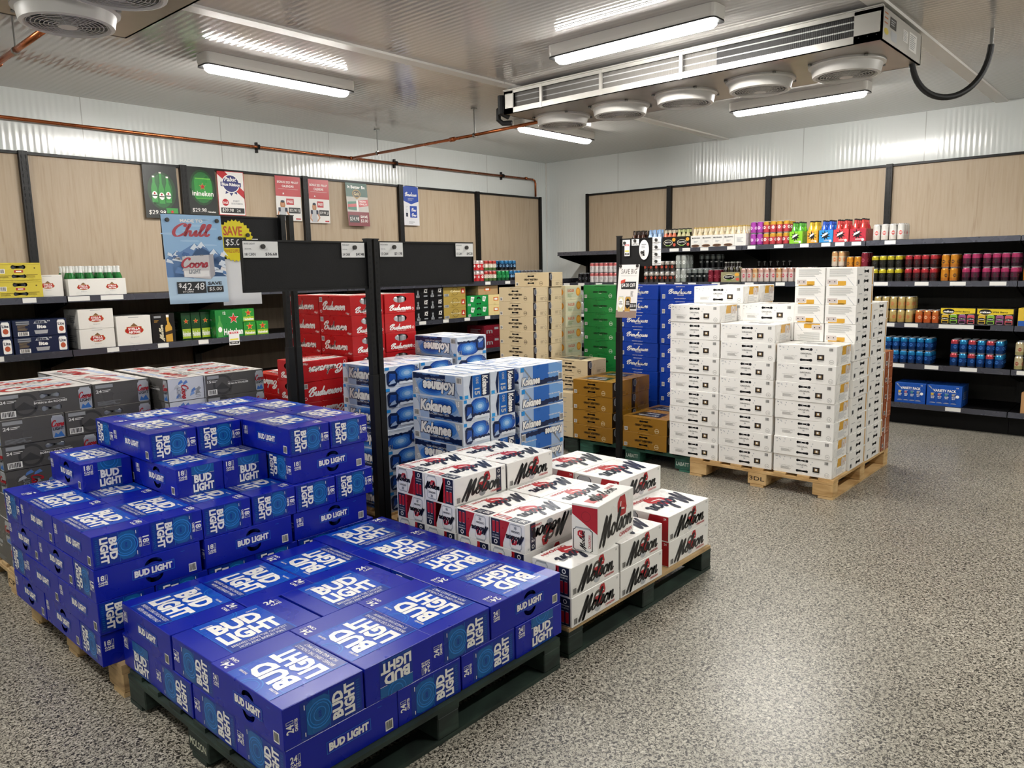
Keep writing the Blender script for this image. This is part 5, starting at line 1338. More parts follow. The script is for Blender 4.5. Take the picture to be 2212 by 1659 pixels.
def burst(L, h):
    P = []
    for i in range(60):
        a = 2*PI*i/60; r = (.5 if i % 2 == 0 else .455); P.append((L/2+r*L*math.cos(a), h/2+r*h*math.sin(a)))
    return P
def save5(F):
    W, H = F.w, F.h; O = mat('#c2502a', .4)
    F.text('SAVE', .2*W, .62*H, .5*W, .22*H, O, 1); F.rect(.2*W, .33*H, .8*W, .58*H, PAN, 1); F.text('$5.00', .24*W, .37*H, .5*W, .17*H, WH, 2, 0, 0, .1); F.text('WHILE SUPPLIES LAST', .2*W, .22*H, .62*W, .08*H, O, 1, 0, 0)
sheet('starburst_sign', -6.69, -3.068, -6.47, -3.078, 1.905, .235, save5, 'yellow starburst sign reading save five dollars', 'sign', col='#e6d51c', shape=burst, magnets=((.02, .13), (.185, .15)), off=.016)

# ------------------------------------------------------------------ posters on the left wall panels
PZ = .064
def wallposter(x0, x1, z0, z1, fn, label, col, curl=0): sheet('poster', x0, -PZ, x1, -PZ, z1, z1-z0, fn, label, 'poster', col=col, off=.0 if x0 else 0, curl=curl)
HG = mat('#14301d', .5, spec=.25); HG2 = mat('#2f8f3a', .3); HG3 = mat('#6cc04a', .3)
def poster_price(F, t, y=.06, x=.08, w=.5, m=None): F.rect(x*F.w-.01, y*F.h-.004, (x+w)*F.w+.01, (y+.11)*F.h, PAN, 5); F.text(t, x*F.w, y*F.h, w*F.w, .09*F.h, WH, 6, 0, 0, .1)
def p_bottles(F):
    W, H = F.w, F.h; F.disc(.52*W, .52*H, .42*W, mat('#0f3b18', .3), 0, ry=.36*H); F.disc(.52*W, .52*H, .32*W, mat('#17602a', .3), 1, ry=.32*H)
    for i, x in enumerate((.3, .7, .5)):
        s = .17*W; y0 = .3*H-(.02*H if i == 2 else 0); t = .8*H+(.08*H if i == 2 else 0); cx_ = x*W; k = 2+i*4
        F.poly([(cx_-s/2, y0), (cx_+s/2, y0), (cx_+s/2, y0+.27*H), (cx_+s*.2, y0+.38*H), (cx_+s*.2, t), (cx_-s*.2, t), (cx_-s*.2, y0+.38*H), (cx_-s/2, y0+.27*H)], HG2, k)
        F.disc(cx_, y0+.14*H, s*.46, WH, k+1, ry=.07*H); F.disc(cx_, y0+.17*H, s*.14, RED, k+2, ry=.02*H); F.rect(cx_-s*.44, y0+.12*H, cx_+s*.44, y0+.14*H, HG, k+2); F.rect(cx_-s*.2, t-.03*H, cx_+s*.2, t, WH, k+1)
    poster_price(F, '$29.98'); F.rect(.6*W, .04*H, .95*W, .2*H, HG2, 4); F.star(.77*W, .13*H, .07*W, RED, 6); F.text('Heineken', .62*W, .05*H, .3*W, .04*H, WH, 6, 0, .02)
def p_cans(F):
    W, H = F.w, F.h; F.disc(.5*W, .58*H, .45*W, mat('#0f3b18', .3), 0, ry=.38*H); F.disc(.5*W, .58*H, .38*W, mat('#1c6a2c', .3), 1, ry=.33*H)
    for i, x in enumerate((.22, .56, .38)): F.can(x*W, .34*H, .28*W, .44*H, HG2, HG3, 2+3*i)
    F.star(.5*W, .6*H, .13*W, mat('#c8b85a', .3), 12); F.star(.5*W, .6*H, .11*W, RED, 13); F.text('inineken', .12*W, .4*H, .76*W, .11*H, WH, 12, 0, .02); poster_price(F, '$29.98', .05); F.text('Heineken', .62*W, .05*H, .3*W, .04*H, WH, 6, 0, .02)
def p_ribbon(F):
    W, H = F.w, F.h; PB = mat('#252a6b', .3)
    F.frame(0, 0, W, H, .02*W, RED, 1); F.poly([(0, H), (.28*W, H), (W, .55*H), (W, .38*H), (0, .93*H)], RED, 1)
    F.poly([(.32*W, .62*H), (.28*W, .48*H), (.42*W, .52*H), (.5*W, .44*H), (.58*W, .52*H), (.72*W, .48*H), (.68*W, .62*H)], PB, 2); F.disc(.5*W, .72*H, .33*W, WH, 3, ry=.21*H); F.disc(.5*W, .72*H, .3*W, PB, 4, ry=.19*H)
    F.rect(.12*W, .65*H, .88*W, .75*H, PB, 5); F.text('Pabst', .26*W, .77*H, .46*W, .1*H, WH, 6, 0, .02, .3); F.text('Blue Ribbon', .16*W, .665*H, .68*W, .07*H, WH, 6, 0, .03)
    F.disc(.26*W, .29*H, .12*W, RED, 3, ry=.08*H); F.text('SALE', .17*W, .26*H, .18*W, .05*H, WH, 4); F.text('PABST', .55*W, .31*H, .24*W, .04*H, GREY, 2); F.text('BLUE RIBBON', .48*W, .25*H, .42*W, .04*H, GREY, 2)
    F.rect(.08*W, .05*H, .95*W, .17*H, PAN, 3); F.text('$39.98', .12*W, .07*H, .42*W, .08*H, WH, 4, 0, 0, .1); F.text('24', .66*W, .08*H, .14*W, .06*H, WH, 4, 0, 0)
def p_pinup(t, c):
    def f(F):
        W, H = F.w, F.h; R = mat('#b5262e', .3); SK = mat('#c08a6a', .4)
        F.rect(0, .55*H, W, H, R, 0); F.text('BONUS 2021 PIN-UP', .08*W, .84*H, .84*W, .055*H, WH, 1, 0, .02); F.text('CALENDAR', .26*W, .75*H, .48*W, .055*H, WH, 1, 0, .02); F.rect(.1*W, .71*H, .9*W, .714*H, WH, 1)
        F.star(.3*W, .61*H, .05*W, WH, 1); F.rect(.4*W, .36*H, .7*W, .5*H, R, 2); F.text('FREE', .44*W, .4*H, .22*W, .06*H, WH, 3)
        F.disc(.25*W, .36*H, .1*W, mat('#a97442', .4), 3, ry=.1*H); F.disc(.25*W, .37*H, .06*W, SK, 4, ry=.05*H); F.disc(.25*W, .43*H, .08*W, NAVY, 4, ry=.03*H)
        F.poly([(.1*W, .02*H), (.4*W, .02*H), (.36*W, .16*H), (.42*W, .26*H), (.34*W, .3*H), (.16*W, .3*H), (.06*W, .24*H), (.12*W, .16*H)], LG, 4)
        F.poly([(.06*W, .2*H), (.02*W, .1*H), (.12*W, .03*H), (.14*W, .06*H), (.07*W, .11*H), (.12*W, .22*H)], SK, 5); F.poly([(.42*W, .24*H), (.52*W, .12*H), (.38*W, .02*H), (.36*W, .05*H), (.46*W, .12*H), (.36*W, .22*H)], SK, 5)
        F.rect(.07*W, .2*H, .16*W, .29*H, NAVY, 6); F.rect(.33*W, .2*H, .43*W, .29*H, NAVY, 6)
        F.rect(.48*W, .17*H, .95*W, .3*H, PAN, 5); F.text(t, .51*W, .2*H, .28*W, .07*H, WH, 6, 0, 0, .1); F.text(c, .84*W, .2*H, .08*W, .07*H, WH, 6, 0, 0); F.rect(.75*W, .03*H, .95*W, .06*H, R, 2)
    return f
def p_goh(F):
    W, H = F.w, F.h; T = mat('#2f5a4e', .4); D = mat('#7a1f2a', .4); O = mat('#a8884e', .4)
    F.rect(0, .68*H, W, H, T, 0); F.rect(0, .3*H, W, .68*H, mat('#c9c6c0', .5), 0); F.rect(0, 0, W, .33*H, D, 1); F.text('It Better Be', .1*W, .87*H, .8*W, .07*H, WH, 1, 0, .02)
    F.disc(.48*W, .75*H, .2*W, O, 2, ry=.1*H); F.disc(.48*W, .75*H, .16*W, mat('#2a2a22', .4), 3, ry=.08*H); F.text('Goh', .36*W, .71*H, .24*W, .08*H, mat('#e0cf9a', .4), 4, 0, .02); F.poly([(.4*W, .66*H), (.56*W, .66*H), (.48*W, .62*H)], O, 2)
    F.poly([(.04*W, .38*H), (.5*W, .36*H), (.5*W, .58*H), (.04*W, .56*H)], mat('#3f7a66', .4), 2); F.poly([(.04*W, .43*H), (.5*W, .45*H), (.5*W, .53*H), (.04*W, .5*H)], RED, 3); F.rect(.44*W, .34*H, .52*W, .6*H, WH, 4)
    F.poly([(.54*W, .44*H), (1.0*W, .48*H), (1.0*W, .63*H), (.54*W, .6*H)], RED, 3); F.text('NOW', .6*W, .55*H, .3*W, .045*H, WH, 4, 0, .02); F.text('ONLY!', .58*W, .49*H, .36*W, .045*H, WH, 4, 0, .02)
    F.rect(.06*W, .08*H, .52*W, .25*H, PAN, 3); F.text('$34.98', .08*W, .11*H, .42*W, .1*H, WH, 4, 0, 0, .1); F.text('SAVE', .58*W, .19*H, .34*W, .06*H, WH, 3, 0, .02); F.text('$3.00', .58*W, .08*H, .34*W, .08*H, WH, 3, 0, 0, .1)
def p_brew(F):
    W, H = F.w, F.h; Bq = mat('#1f45a0', .35)
    F.poly([(.02*W, .98*H), (.02*W, .62*H), (.5*W, .54*H), (.98*W, .62*H), (.98*W, .98*H), (.8*W, H), (.2*W, H)], Bq, 1); F.script('Brewhouse', .12*W, .74*H, .76*W, .11*H, WH, 2, pen=.3); F.lines(.3*W, .63*H, .7*W, .7*H, 2, LG, 2)
    F.rect(.4*W, .2*H, .86*W, .5*H, Bq, 1); F.script('Brew', .5*W, .36*H, .32*W, .09*H, WH, 2, pen=.3); F.script('Brew', .5*W, .23*H, .32*W, .09*H, WH, 2, pen=.3); F.rect(.14*W, .22*H, .26*W, .32*H, NAVY, 1); F.lines(.14*W, .34*H, .28*W, .5*H, 4, LG, 1); F.lines(.3*W, .04*H, .7*W, .1*H, 2, GREY, 1)
wallposter(-5.765, -5.458, 2.12, 2.586, p_bottles, 'dark green poster with three green bottles, leftmost on the wall panels', '#0c140f', .012)
wallposter(-5.358, -5.085, 2.165, 2.6, p_cans, 'dark green poster with green cans and a red star', '#0c140f', .012)
wallposter(-5.068, -4.79, 2.173, 2.59, p_ribbon, 'white and red poster with a navy rosette', '#e4e2df')
wallposter(-4.446, -4.152, 2.144, 2.59, p_pinup('$25.98', '15'), 'red and white calendar poster showing a person in a cap, the left of two', '#e2e0dd')
wallposter(-4.058, -3.80, 2.131, 2.585, p_pinup('$39.98', '24'), 'red and white calendar poster showing a person in a cap, the right of two', '#e2e0dd')
wallposter(-3.582, -3.29, 2.112, 2.582, p_goh, 'green and dark red sale poster with wavy lower edge', '#c9c6c0', .035)
wallposter(-2.76, -2.52, 2.144, 2.60, p_brew, 'white poster with deep blue shield, rightmost on the wall panels', '#dcdce0', .008)

# cards and poster on the thin stand
def savebig(F):
    W, H = F.w, F.h; T = mat('#55504c', .4)
    F.text('SAVE BIG', .13*W, .83*H, .76*W, .09*H, T, 1, 0, .0); F.rect(.12*W, .79*H, .9*W, .793*H, T, 1); F.poly([(.14*W, .64*H), (.36*W, .67*H), (.36*W, .73*H), (.14*W, .70*H)], mat('#c04434', .4), 3); F.rect(.18*W, .54*H, .9*W, .68*H, PAN, 2); F.text('$4.00 OFF', .22*W, .57*H, .64*W, .08*H, WH, 3, 0, .01)
    F.rect(.0, .0, W, .14*H, mat('#8a7468', .5), 1); F.can(.08*W, .11*H, .27*W, .3*H, mat('#d8cfa4', .35), LG, 2); F.can(.42*W, .11*H, .27*W, .3*H, mat('#b58a3c', .35), LG, 2)
    hexa_ = [(.0, .1), (.11, .05), (.22, .1), (.22, .2), (.11, .25), (0, .2)]
    for ox, c, c2 in ((.105, WH, BK), (.445, BK, WH)): F.poly([((ox+a)*W, (.12+q)*H) for a, q in hexa_], c, 4); F.text('GREAT', (ox+.03)*W, .285*H, .16*W, .03*H, c2, 5); F.text('WESTERN', (ox+.02)*W, .245*H, .18*W, .03*H, c2, 5)
    F.rect(.66*W, .17*H, .98*W, .28*H, PAN, 4); F.text('$35.98', .68*W, .195*H, .27*W, .06*H, WH, 5, 0, 0, .1); F.lines(.66*W, .4*H, .8*W, .5*H, 4, T, 2)
sheet('poster', -3.805, -3.818, -3.805, -4.0, 1.618, .40, savebig, 'white save big poster hanging on the thin black stand', 'poster', col='#ddd9d5', curl=.05, off=.022, magnets=((.015, .39), (.165, .39)))
def small_card(y0, y1, zt, h, label, fn=None, col='#e4e3e1', off=.0095, **kw): sheet('price_card', -3.8, y0, -3.8, y1, zt, h, fn or price('BEER', '15 CAN', '$33.98'), label, 'price card', col=col, off=off, **kw)
def salecard(F):
    W, H = F.w, F.h; F.rect(.08*W, .82*H, .92*W, .95*H, mat('#c23040', .4), 1); F.text('SALE', .2*W, .84*H, .6*W, .09*H, WH, 2); F.rect(.1*W, .36*H, .9*W, .46*H, mat('#e0d23a', .4), 1); F.rect(.08*W, .08*H, .92*W, .26*H, PAN, 1); F.text('$39.98', .2*W, .12*H, .6*W, .1*H, WH, 2)
small_card(-3.835, -3.902, 1.805, .045, 'small white price card, leftmost on the thin stand', magnets=((.022, .022),))
small_card(-3.856, -3.902, 1.775, .092, 'tall narrow red and yellow sale card on the thin stand', salecard, off=.014)
small_card(-3.917, -3.982, 1.807, .047, 'small white price card left of the oval sign', magnets=((.032, .035),))
def oval(F):
    W, H = F.w, F.h; F.lines(.25*W, .55*H, .75*W, .8*H, 3, GREY, 1); F.rect(.46*W, .22*H, .54*W, .48*H, BK, 1); F.poly([(.35*W, .22*H), (.56*W, .18*H), (.56*W, .26*H), (.4*W, .28*H)], BK, 1)
def ov(L, h): return [(L/2+L/2*math.cos(2*PI*i/28), h/2+h/2*math.sin(2*PI*i/28)) for i in range(28)]
small_card(-3.985, -4.07, 1.80, .148, 'white oval sign with a small dark figure', oval, shape=ov, off=.012, magnets=((.028, .055),))
for k, q in enumerate(('topmost', 'second', 'third', 'lowest')): small_card(-4.095, -4.168, 1.815-.052*k, .05, 'small white price card, %s of the four hanging right of the oval sign' % q, off=.004, magnets=((.034, .03),))
for x, q in ((-5.36, 'left'), (-4.73, 'right')):
    sheet('sale_card', x-.05, -.72, x+.05, -.72, 1.10, .125, salecard, 'red, white and yellow sale card, %s of the two under the green bottle cartons' % q, 'price card', col='#e4e3e1')

# ------------------------------------------------------------------ goods on the shelves
def put(side, lo, hi, z, h, dep, base, fn, label, group, out=.69, end=None, name='beverage_carton', cat='carton', top=None):
    """lo..hi along the wall (x on the left wall, y on the right one)"""
    if side == 'L': return carton(name, lo, -out, z+.001, hi-lo, dep, h, {'S': (fn, 0), 'E': (end or plainmarks, 0), 'W': (end or plainmarks, 0)}, base, label, cat, group, top=top, jit=.4)
    return carton(name, -out, lo, z+.001, dep, hi-lo, h, {'W': (fn, 0), 'S': (end or plainmarks, 0), 'N': (end or plainmarks, 0)}, base, label, cat, group, top=top, jit=.4)
_cm = {}
def can_mesh(kind):
    if kind in _cm: return _cm[kind]
    body, hi, lo, lab, H, R = CANS[kind]; b = MB(); B_, Hh, Lo = mat(body, .25, .35), mat(hi, .22, .4), mat(lo, .25, .35)
    b.lathe([(.002, .004), (R*.78, 0), (R, .008), (R, H*.3), (R, H*.68), (R, H-.016), (R*.8, H-.004), (R*.8, H), (R*.72, H-.003), (.002, H-.003)], [SIL, SIL, Lo, B_, Hh, Hh, SIL, SIL, SIL], 14)
    for a0 in (180, 270):                                    # printed label towards the aisle
        V = []; n = 6; L_ = mat(lab, .35)
        for i in range(n+1):
            a = math.radians(a0-30+60*i/n); c, s = math.cos(a)*(R+.0006), math.sin(a)*(R+.0006); e = math.sin(PI*i/n)*.14*H
            V += [(c, s, H*.46-e), (c, s, H*.46+e)]
        b.add(V, [(2*i, 2*i+2, 2*i+3, 2*i+1) for i in range(n)], L_)
        V = []
        for i in range(3):
            a = math.radians(a0-20+40*i/2); c, s = math.cos(a)*(R+.001), math.sin(a)*(R+.001); V += [(c, s, H*.43), (c, s, H*.5)]
        b.add(V, [(2*i, 2*i+2, 2*i+3, 2*i+1) for i in range(2)], B_ if lab != body else WH)
    _cm[kind] = b.mesh('can', True); return _cm[kind]
# kind: body, upper, lower colour, label colour, height, radius
CANS = {
 'purple': ('#b04ab0', '#b04ab0', '#a03c9c', '#d8c0da', .126, .034), 'redyel': ('#c04a52', '#cf9f3a', '#b8404a', '#e0dcd8', .126, .034), 'whitetall': ('#e2e0dc', '#e2e0dc', '#dcd4cc', '#c25a55', .16, .0345),
 'black': ('#17171a', '#17171a', '#17171a', '#54545a', .126, .034), 'whitepink': ('#d9d3d2', '#c46a6a', '#d0c8c8', '#8a8488', .126, .034), 'blackred': ('#2a2624', '#b9b2aa', '#3a3634', '#b8452f', .126, .034),
 'silver': ('#a9ada9', '#b6bab6', '#9aa09a', '#cfd3cf', .16, .0345), 'dark': ('#1c2122', '#7f8583', '#16181a', '#1c2122', .16, .0345), 'maroon': ('#7a1f30', '#7a1f30', '#7a1f30', '#93394a', .145, .034),
 'pinktall': ('#d3c4bd', '#cfa79c', '#cdbfb8', '#b23a52', .155, .031), 'goldtall': ('#d0bfa0', '#cfa070', '#cdbfb0', '#c26a3a', .155, .031), 'yellow': ('#26241a', '#c2b32c', '#1d1c18', '#1b1b1a', .126, .034), 'red': ('#4a1a20', '#b03038', '#2a1418', '#1d1416', .126, .034),
 'orange': ('#cf8a2a', '#cf8a2a', '#b9742a', '#4a2f18', .126, .034), 'magenta': ('#5a2038', '#b23a68', '#2a1420', '#1d1418', .126, .034), 'gold': ('#c4a968', '#cdb67a', '#b79a58', '#b0623a', .126, .034), 'orangered': ('#c8602f', '#cf7a3f', '#c05a2a', '#d8a37a', .126, .034),
 'blue': ('#123f80', '#1f7fb8', '#0d2f60', '#2c62a8', .126, .034), 'bluered': ('#123a74', '#b8404a', '#0d2f60', '#2c62a8', .126, .034), 'cream': ('#cfc19a', '#cfc19a', '#a9a070', '#8a3a2a', .126, .034), 'redwhite': ('#c8343a', '#d8c9c6', '#c8343a', '#e2dedb', .126, .034),
 'label': ('#d0c4b4', '#b0403a', '#4f6a3a', '#e0dccf', .126, .034), 'green': ('#1f7a42', '#1f8a4a', '#14502c', '#3aa060', .126, .034), 'blueblack': ('#1c3550', '#2b6ea0', '#15181c', '#7fa6c8', .126, .034), 'grey': ('#a8a8a6', '#b8b8b6', '#8f9088', '#6f8a4a', .15, .034),
 'pinkwhite': ('#cfb3bd', '#cfa9b6', '#b78a9a', '#e0d4d8', .126, .034), 'assort': ('#c9b58a', '#5a5a60', '#8a8a80', '#d8d0c0', .126, .034),
}
def can_pack(side, a, z, kind, nw, nd, label, group, out=.69, pitch=None, kinds=None):
    """a: left edge as seen; cans nw wide, nd deep; held by a plastic carrier"""
    H, R = CANS[kind][4:6]; p = pitch or (2*R+.005); W_ = p*nw
    if side == 'L': loc = (a+W_/2, -out+nd*p/2, z+.001)
    else: loc = (-out+nd*p/2, a-W_/2, z+.001)
    r = empty('can_pack', loc); tag(r, label, 'can pack', group)
    for i in range(nw):
        for k in range(nd):
            kk = kinds[i % len(kinds)] if kinds else kind
            c = bpy.data.objects.new('can', can_mesh(kk)); COL.objects.link(c); c.parent = r
            u = (i-(nw-1)/2)*p; v = (k-(nd-1)/2)*p
            c.location = (u, v, 0) if side == 'L' else (v, -u, 0); c.rotation_euler.z = random.uniform(-.5, .5)
    b = MB(); cl = mat('#b9bfc2', .25); t = .003
    x, y = (W_/2-.012, nd*p/2-.012); x, y = (x, y) if side == 'L' else (y, x)
    b.box(-x, -y, H-.013, x, y, H-.0125, cl); b.obj('plastic_carrier', r)
    return r
def block(side, a, z, kind, nw, high, color, where, out=.69, per=2, nd=3, kinds=None, pitch=None):
    H, R = CANS[kind][4:6]; p = pitch or (2*R+.005)
    for lv in range(high):
        i = 0; g = 0
        while i < nw:
            w = min(per, nw-i); aa = a+(i*p if side == 'L' else -i*p)
            lvl = '' if high == 1 else (', lower tier' if lv == 0 else ', upper tier')
            can_pack(side, aa, z+lv*(H+.002), kind, w, nd, '%s, %s%s%s' % (color, where, '' if nw <= per else ', %s from left' % ORD[g], lvl), 'can packs on the shelves', out, p, kinds)
            i += w; g += 1
R1, R2_, R3, R4, R5 = ZR
block('R', -3.424, R1, 'purple', 2, 2, 'purple can pack', 'top right-wall shelf')
block('R', -3.57, R1, 'redyel', 4, 2, 'red and yellow can pack', 'top right-wall shelf')
block('R', -4.70, R1, 'whitetall', 4, 1, 'tall white can pack', 'top right-wall shelf above the white stack')
block('R', -1.06, R2_, 'black', 2, 1, 'black can pack', 'second right-wall shelf, nearest the room corner')
block('R', -1.25, R2_, 'whitepink', 6, 2, 'white and coral can pack', 'second right-wall shelf', per=3)
block('R', -2.063, R2_, 'blackred', 6, 2, 'black can pack with red round label', 'second right-wall shelf', per=3)
block('R', -2.50, R2_, 'silver', 2, 2, 'tall silver can pack', 'second right-wall shelf')
block('R', -2.645, R2_, 'dark', 4, 1, 'tall black can pack', 'second right-wall shelf')
block('R', -2.65, R2_, 'dark', 4, 2, 'tall black can pack', 'second right-wall shelf, deep row', out=.40, nd=2)
block('R', -2.924, R2_, 'maroon', 2, 1, 'maroon can pack', 'second right-wall shelf')
block('R', -3.325, R2_, 'pinktall', 12, 1, 'slim pink and gold can pack', 'second right-wall shelf', per=4, kinds=['pinktall', 'pinktall', 'goldtall'], pitch=.067)
block('R', -4.31, R2_, 'goldtall', 2, 2, 'slim gold can pack', 'second right-wall shelf behind the white cases'); block('R', -4.46, R2_, 'orange', 2, 2, 'orange can pack', 'second right-wall shelf behind the white cases')
block('R', -4.60, R2_, 'maroon', 1, 2, 'dark maroon can pack', 'second right-wall shelf behind the white cases')
block('R', -4.70, R2_, 'yellow', 4, 2, 'yellow-topped black can pack', 'second right-wall shelf')
block('R', -5.008, R2_, 'red', 4, 2, 'red-topped dark can pack', 'second right-wall shelf')
block('R', -5.325, R2_, 'orange', 2, 2, 'orange can pack', 'second right-wall shelf')
block('R', -5.50, R2_, 'magenta', 2, 2, 'magenta-topped can pack', 'second right-wall shelf, beside the orange ones')
block('R', -5.662, R2_, 'magenta', 4, 2, 'magenta-topped can pack', 'second right-wall shelf, before the bay end')
block('R', -5.98, R2_, 'orange', 2, 1, 'orange can pack', 'second right-wall shelf at the right picture edge')
for lv in range(2): can_pack('R', -.935, R3+lv*.153, 'grey', 3, 3, 'grey and green can pack, third right-wall shelf, %s tier' % ('lower', 'upper')[lv], 'can packs on the shelves')
for lv in range(2): can_pack('R', -.93, R4+lv*.153, 'grey', 3, 3, 'grey can pack, fourth right-wall shelf, %s tier' % ('lower', 'upper')[lv], 'can packs on the shelves')
block('R', -4.745, R3, 'gold', 5, 2, 'pale gold can pack', 'third right-wall shelf'); block('R', -5.125, R3, 'orangered', 3, 1, 'orange-red can pack', 'third right-wall shelf', per=3)
block('R', -4.86, R4, 'blue', 6, 2, 'blue can pack', 'fourth right-wall shelf, left block')
block('R', -5.446, R4, 'blue', 6, 2, 'blue can pack', 'fourth right-wall shelf, right block', kinds=['bluered', 'blue'])
block('R', -5.965, R4, 'cream', 2, 2, 'cream can pack', 'fourth right-wall shelf at the right picture edge')
tr = put('R', -3.955, -3.627, R3, .05, .4, '#234a9a', plainmarks, 'low blue tray holding pink cans, third right-wall shelf between white cases', 'single trays', name='can_tray', cat='tray')
for i in range(4):
    for k in range(3):
        c = bpy.data.objects.new('can', can_mesh('pinkwhite')); COL.objects.link(c); c.parent = tr; c.location = (-.16+k*.073, -.115+i*.077, .012)
put('R', -5.645, -5.348, R3, .155, .27, '#1c1b1a', mikes, 'black and yellow carton with four printed cans, left of the two', 'black and yellow cartons')
put('R', -5.945, -5.648, R3, .155, .27, '#1c1b1a', mikes, 'black and yellow carton with four printed cans, right of the two', 'black and yellow cartons')
def sunny(F):
    W, H = F.w, F.h; F.rect(.003, .003, W-.003, .3*H, card('#2356a8'), 1); F.disc(.5*W, .65*H, .25*W, WH, 1, ry=.2*H); F.text('SUN', .3*W, .58*H, .4*W, .14*H, card('#d9902a'), 2)
put('R', -6.25, -5.972, R3, .16, .27, '#d3b23a', sunny, 'yellow and blue carton at the right picture edge, third shelf', 'single cartons')
put('R', -5.267, -4.99, R5, .20, .28, '#1c4fa6', variety, 'blue variety carton, left of the two on the bottom shelf', 'blue variety cartons')
put('R', -5.578, -5.277, R5, .20, .28, '#1c4fa6', variety, 'blue variety carton, right of the two on the bottom shelf', 'blue variety cartons')
put('R', -6.25, -6.045, R5, .19, .28, '#b58a5e', plainmarks, 'tan carton at the right picture edge on the bottom shelf', 'single cartons')

_bm = {}
BOT = {'green': ('#1d6a2e', '#dedfdc', '#dedfdc'), 'brown': ('#3a1d10', '#2a150c', '#1d1712'), 'ltblue': ('#a9c2dc', '#8fb0d8', '#7fa3d0'), 'clearred': ('#c26a50', '#b9b09a', '#1d1b1a'), 'cleargreen': ('#b9b489', '#a9b07a', '#1d1b1a'), 'cream': ('#cfc0a0', '#d8ccb0', '#b89a50'),
       'cgreen': ('#55a83a', '#4a9a34', '#151515'), 'cyellow': ('#cfae34', '#c9a830', '#151515'), 'cblue': ('#2c5cc0', '#2853b4', '#151515'), 'cred': ('#c0403c', '#b83a38', '#151515'), 'dark': ('#1a1512', '#14100e', '#8a8a86')}
def bottle_mesh(k):
    if k in _bm: return _bm[k]
    g, n, c = BOT[k]; b = MB(); G_, N_, C_ = mat(g, .15), mat(n, .25), mat(c, .3)
    b.lathe([(.002, 0), (.03, .002), (.0305, .11), (.028, .14), (.016, .175), (.0135, .21), (.0145, .213), (.0145, .226), (.002, .228)], [G_, G_, G_, G_, N_, N_, C_, C_], 12)
    _bm[k] = b.mesh('bottle', True); return _bm[k]
def carrier(side, a, z, nw, nd, h, base, fn, bot, label, group='bottle carriers on the shelves', out=.69, p=.064, cat='bottle carrier', dividers=True, holder=None, lift=.012):
    """open carton with bottles standing in it; a: left edge as seen"""
    W_ = nw*p+.008; D = nd*p+.008
    loc = (a+W_/2, -out+D/2, z+.001) if side == 'L' else (-out+D/2, a-W_/2, z+.001)
    r = empty('bottle_carrier', loc); tag(r, label, cat, group)
    b = MB(); m = card(base); X, Y = (W_/2, D/2) if side == 'L' else (D/2, W_/2); t = .0025
    b.box(-X, -Y, 0, X, -Y+t, h, m); b.box(-X, Y-t, 0, X, Y, h, m); b.box(-X, -Y+t, 0, -X+t, Y-t, h, m); b.box(X-t, -Y+t, 0, X, Y-t, h, m); b.box(-X+t, -Y+t, 0, X-t, Y-t, t, m)
    if side == 'L': fn(Face(b, (-X, -Y, 0), (1, 0, 0), (0, 0, 1), W_, h))
    else: fn(Face(b, (-X, Y, 0), (0, -1, 0), (0, 0, 1), W_, h))
    b.obj('carton', r)
    if dividers:
        b = MB()
        if side == 'L': b.box(-X+t, -.0012, t, X-t, .0012, h+.05, m)
        else: b.box(-.0012, -Y+t, t, .0012, Y-t, h+.05, m)
        b.obj('divider', r)
    for i in range(nw):
        for k in range(nd):
            o = bpy.data.objects.new('bottle', bottle_mesh(bot)); COL.objects.link(o); o.parent = r
            u = (i-(nw-1)/2)*p; v = (k-(nd-1)/2)*p; o.location = (u, v, t) if side == 'L' else (v, -u, t)
    return r
carrier('R', -1.885, R1, 3, 3, .11, '#b98f5e', lambda F: None, 'brown', 'kraft carrier of brown bottles, top right-wall shelf by the thin stand', dividers=False)
carrier('R', -2.115, R1, 3, 2, .12, '#8fa8cc', lambda F: F.disc(.7*F.w, .4*F.h, .03, BK, 1), 'ltblue', 'pale blue carrier of pale blue bottles, top right-wall shelf')
carrier('R', -2.335, R1, 3, 2, .135, '#1b1a1a', motts, 'clearred', 'black carrier of red bottles, top right-wall shelf, left of two', p=.056)
carrier('R', -2.515, R1, 3, 2, .135, '#1b1a1a', motts, 'cleargreen', 'black carrier of clear bottles, top right-wall shelf, right of two', p=.056)
for k in range(5): carrier('R', -2.712-.135*k, R1, 2, 3, .135, '#dcdad5', mudshake if k < 4 else plainmarks, 'cream', 'white carrier of cream bottles with gold caps, top right-wall shelf, %s from left' % ORD[k], p=.0625 if k != 9 else .06)
put('R', -3.418, -3.40+.135-.0, R1, .13, .25, '#a9cf8a', greenlabel, 'pale green carton with dark green label, top right-wall shelf', 'single cartons') if False else None
put('R', -3.42, -3.285-.105, R1, .13, .2, '#a9cf8a', greenlabel, 'narrow pale green carton, top right-wall shelf', 'single cartons') if False else None
for (a, w, bc, bt, nm, nw) in ((-3.873, .14, '#7dbb2a', 'cgreen', 'lime green', 2), (-4.062, .11, '#d9922a', 'cyellow', 'orange', 2), (-4.185, .14, '#2a86c4', 'cblue', 'bright blue', 2), (-4.33, .15, '#c23c44', 'cred', 'coral red', 2), (-4.49, .155, '#b02a3c', 'cred', 'dark red', 2)):
    carrier('R', a, R1, nw, 3, .128, bc, splash, bt, '%s carrier with black splash print and coloured bottles, top right-wall shelf' % nm, p=(w-.01)/nw)
carrier('R', -3.10, R2_, 3, 2, .115, '#8f8a6a', motts, 'dark', 'dark carrier of tall dark bottles with fruit print, second right-wall shelf', p=.07)
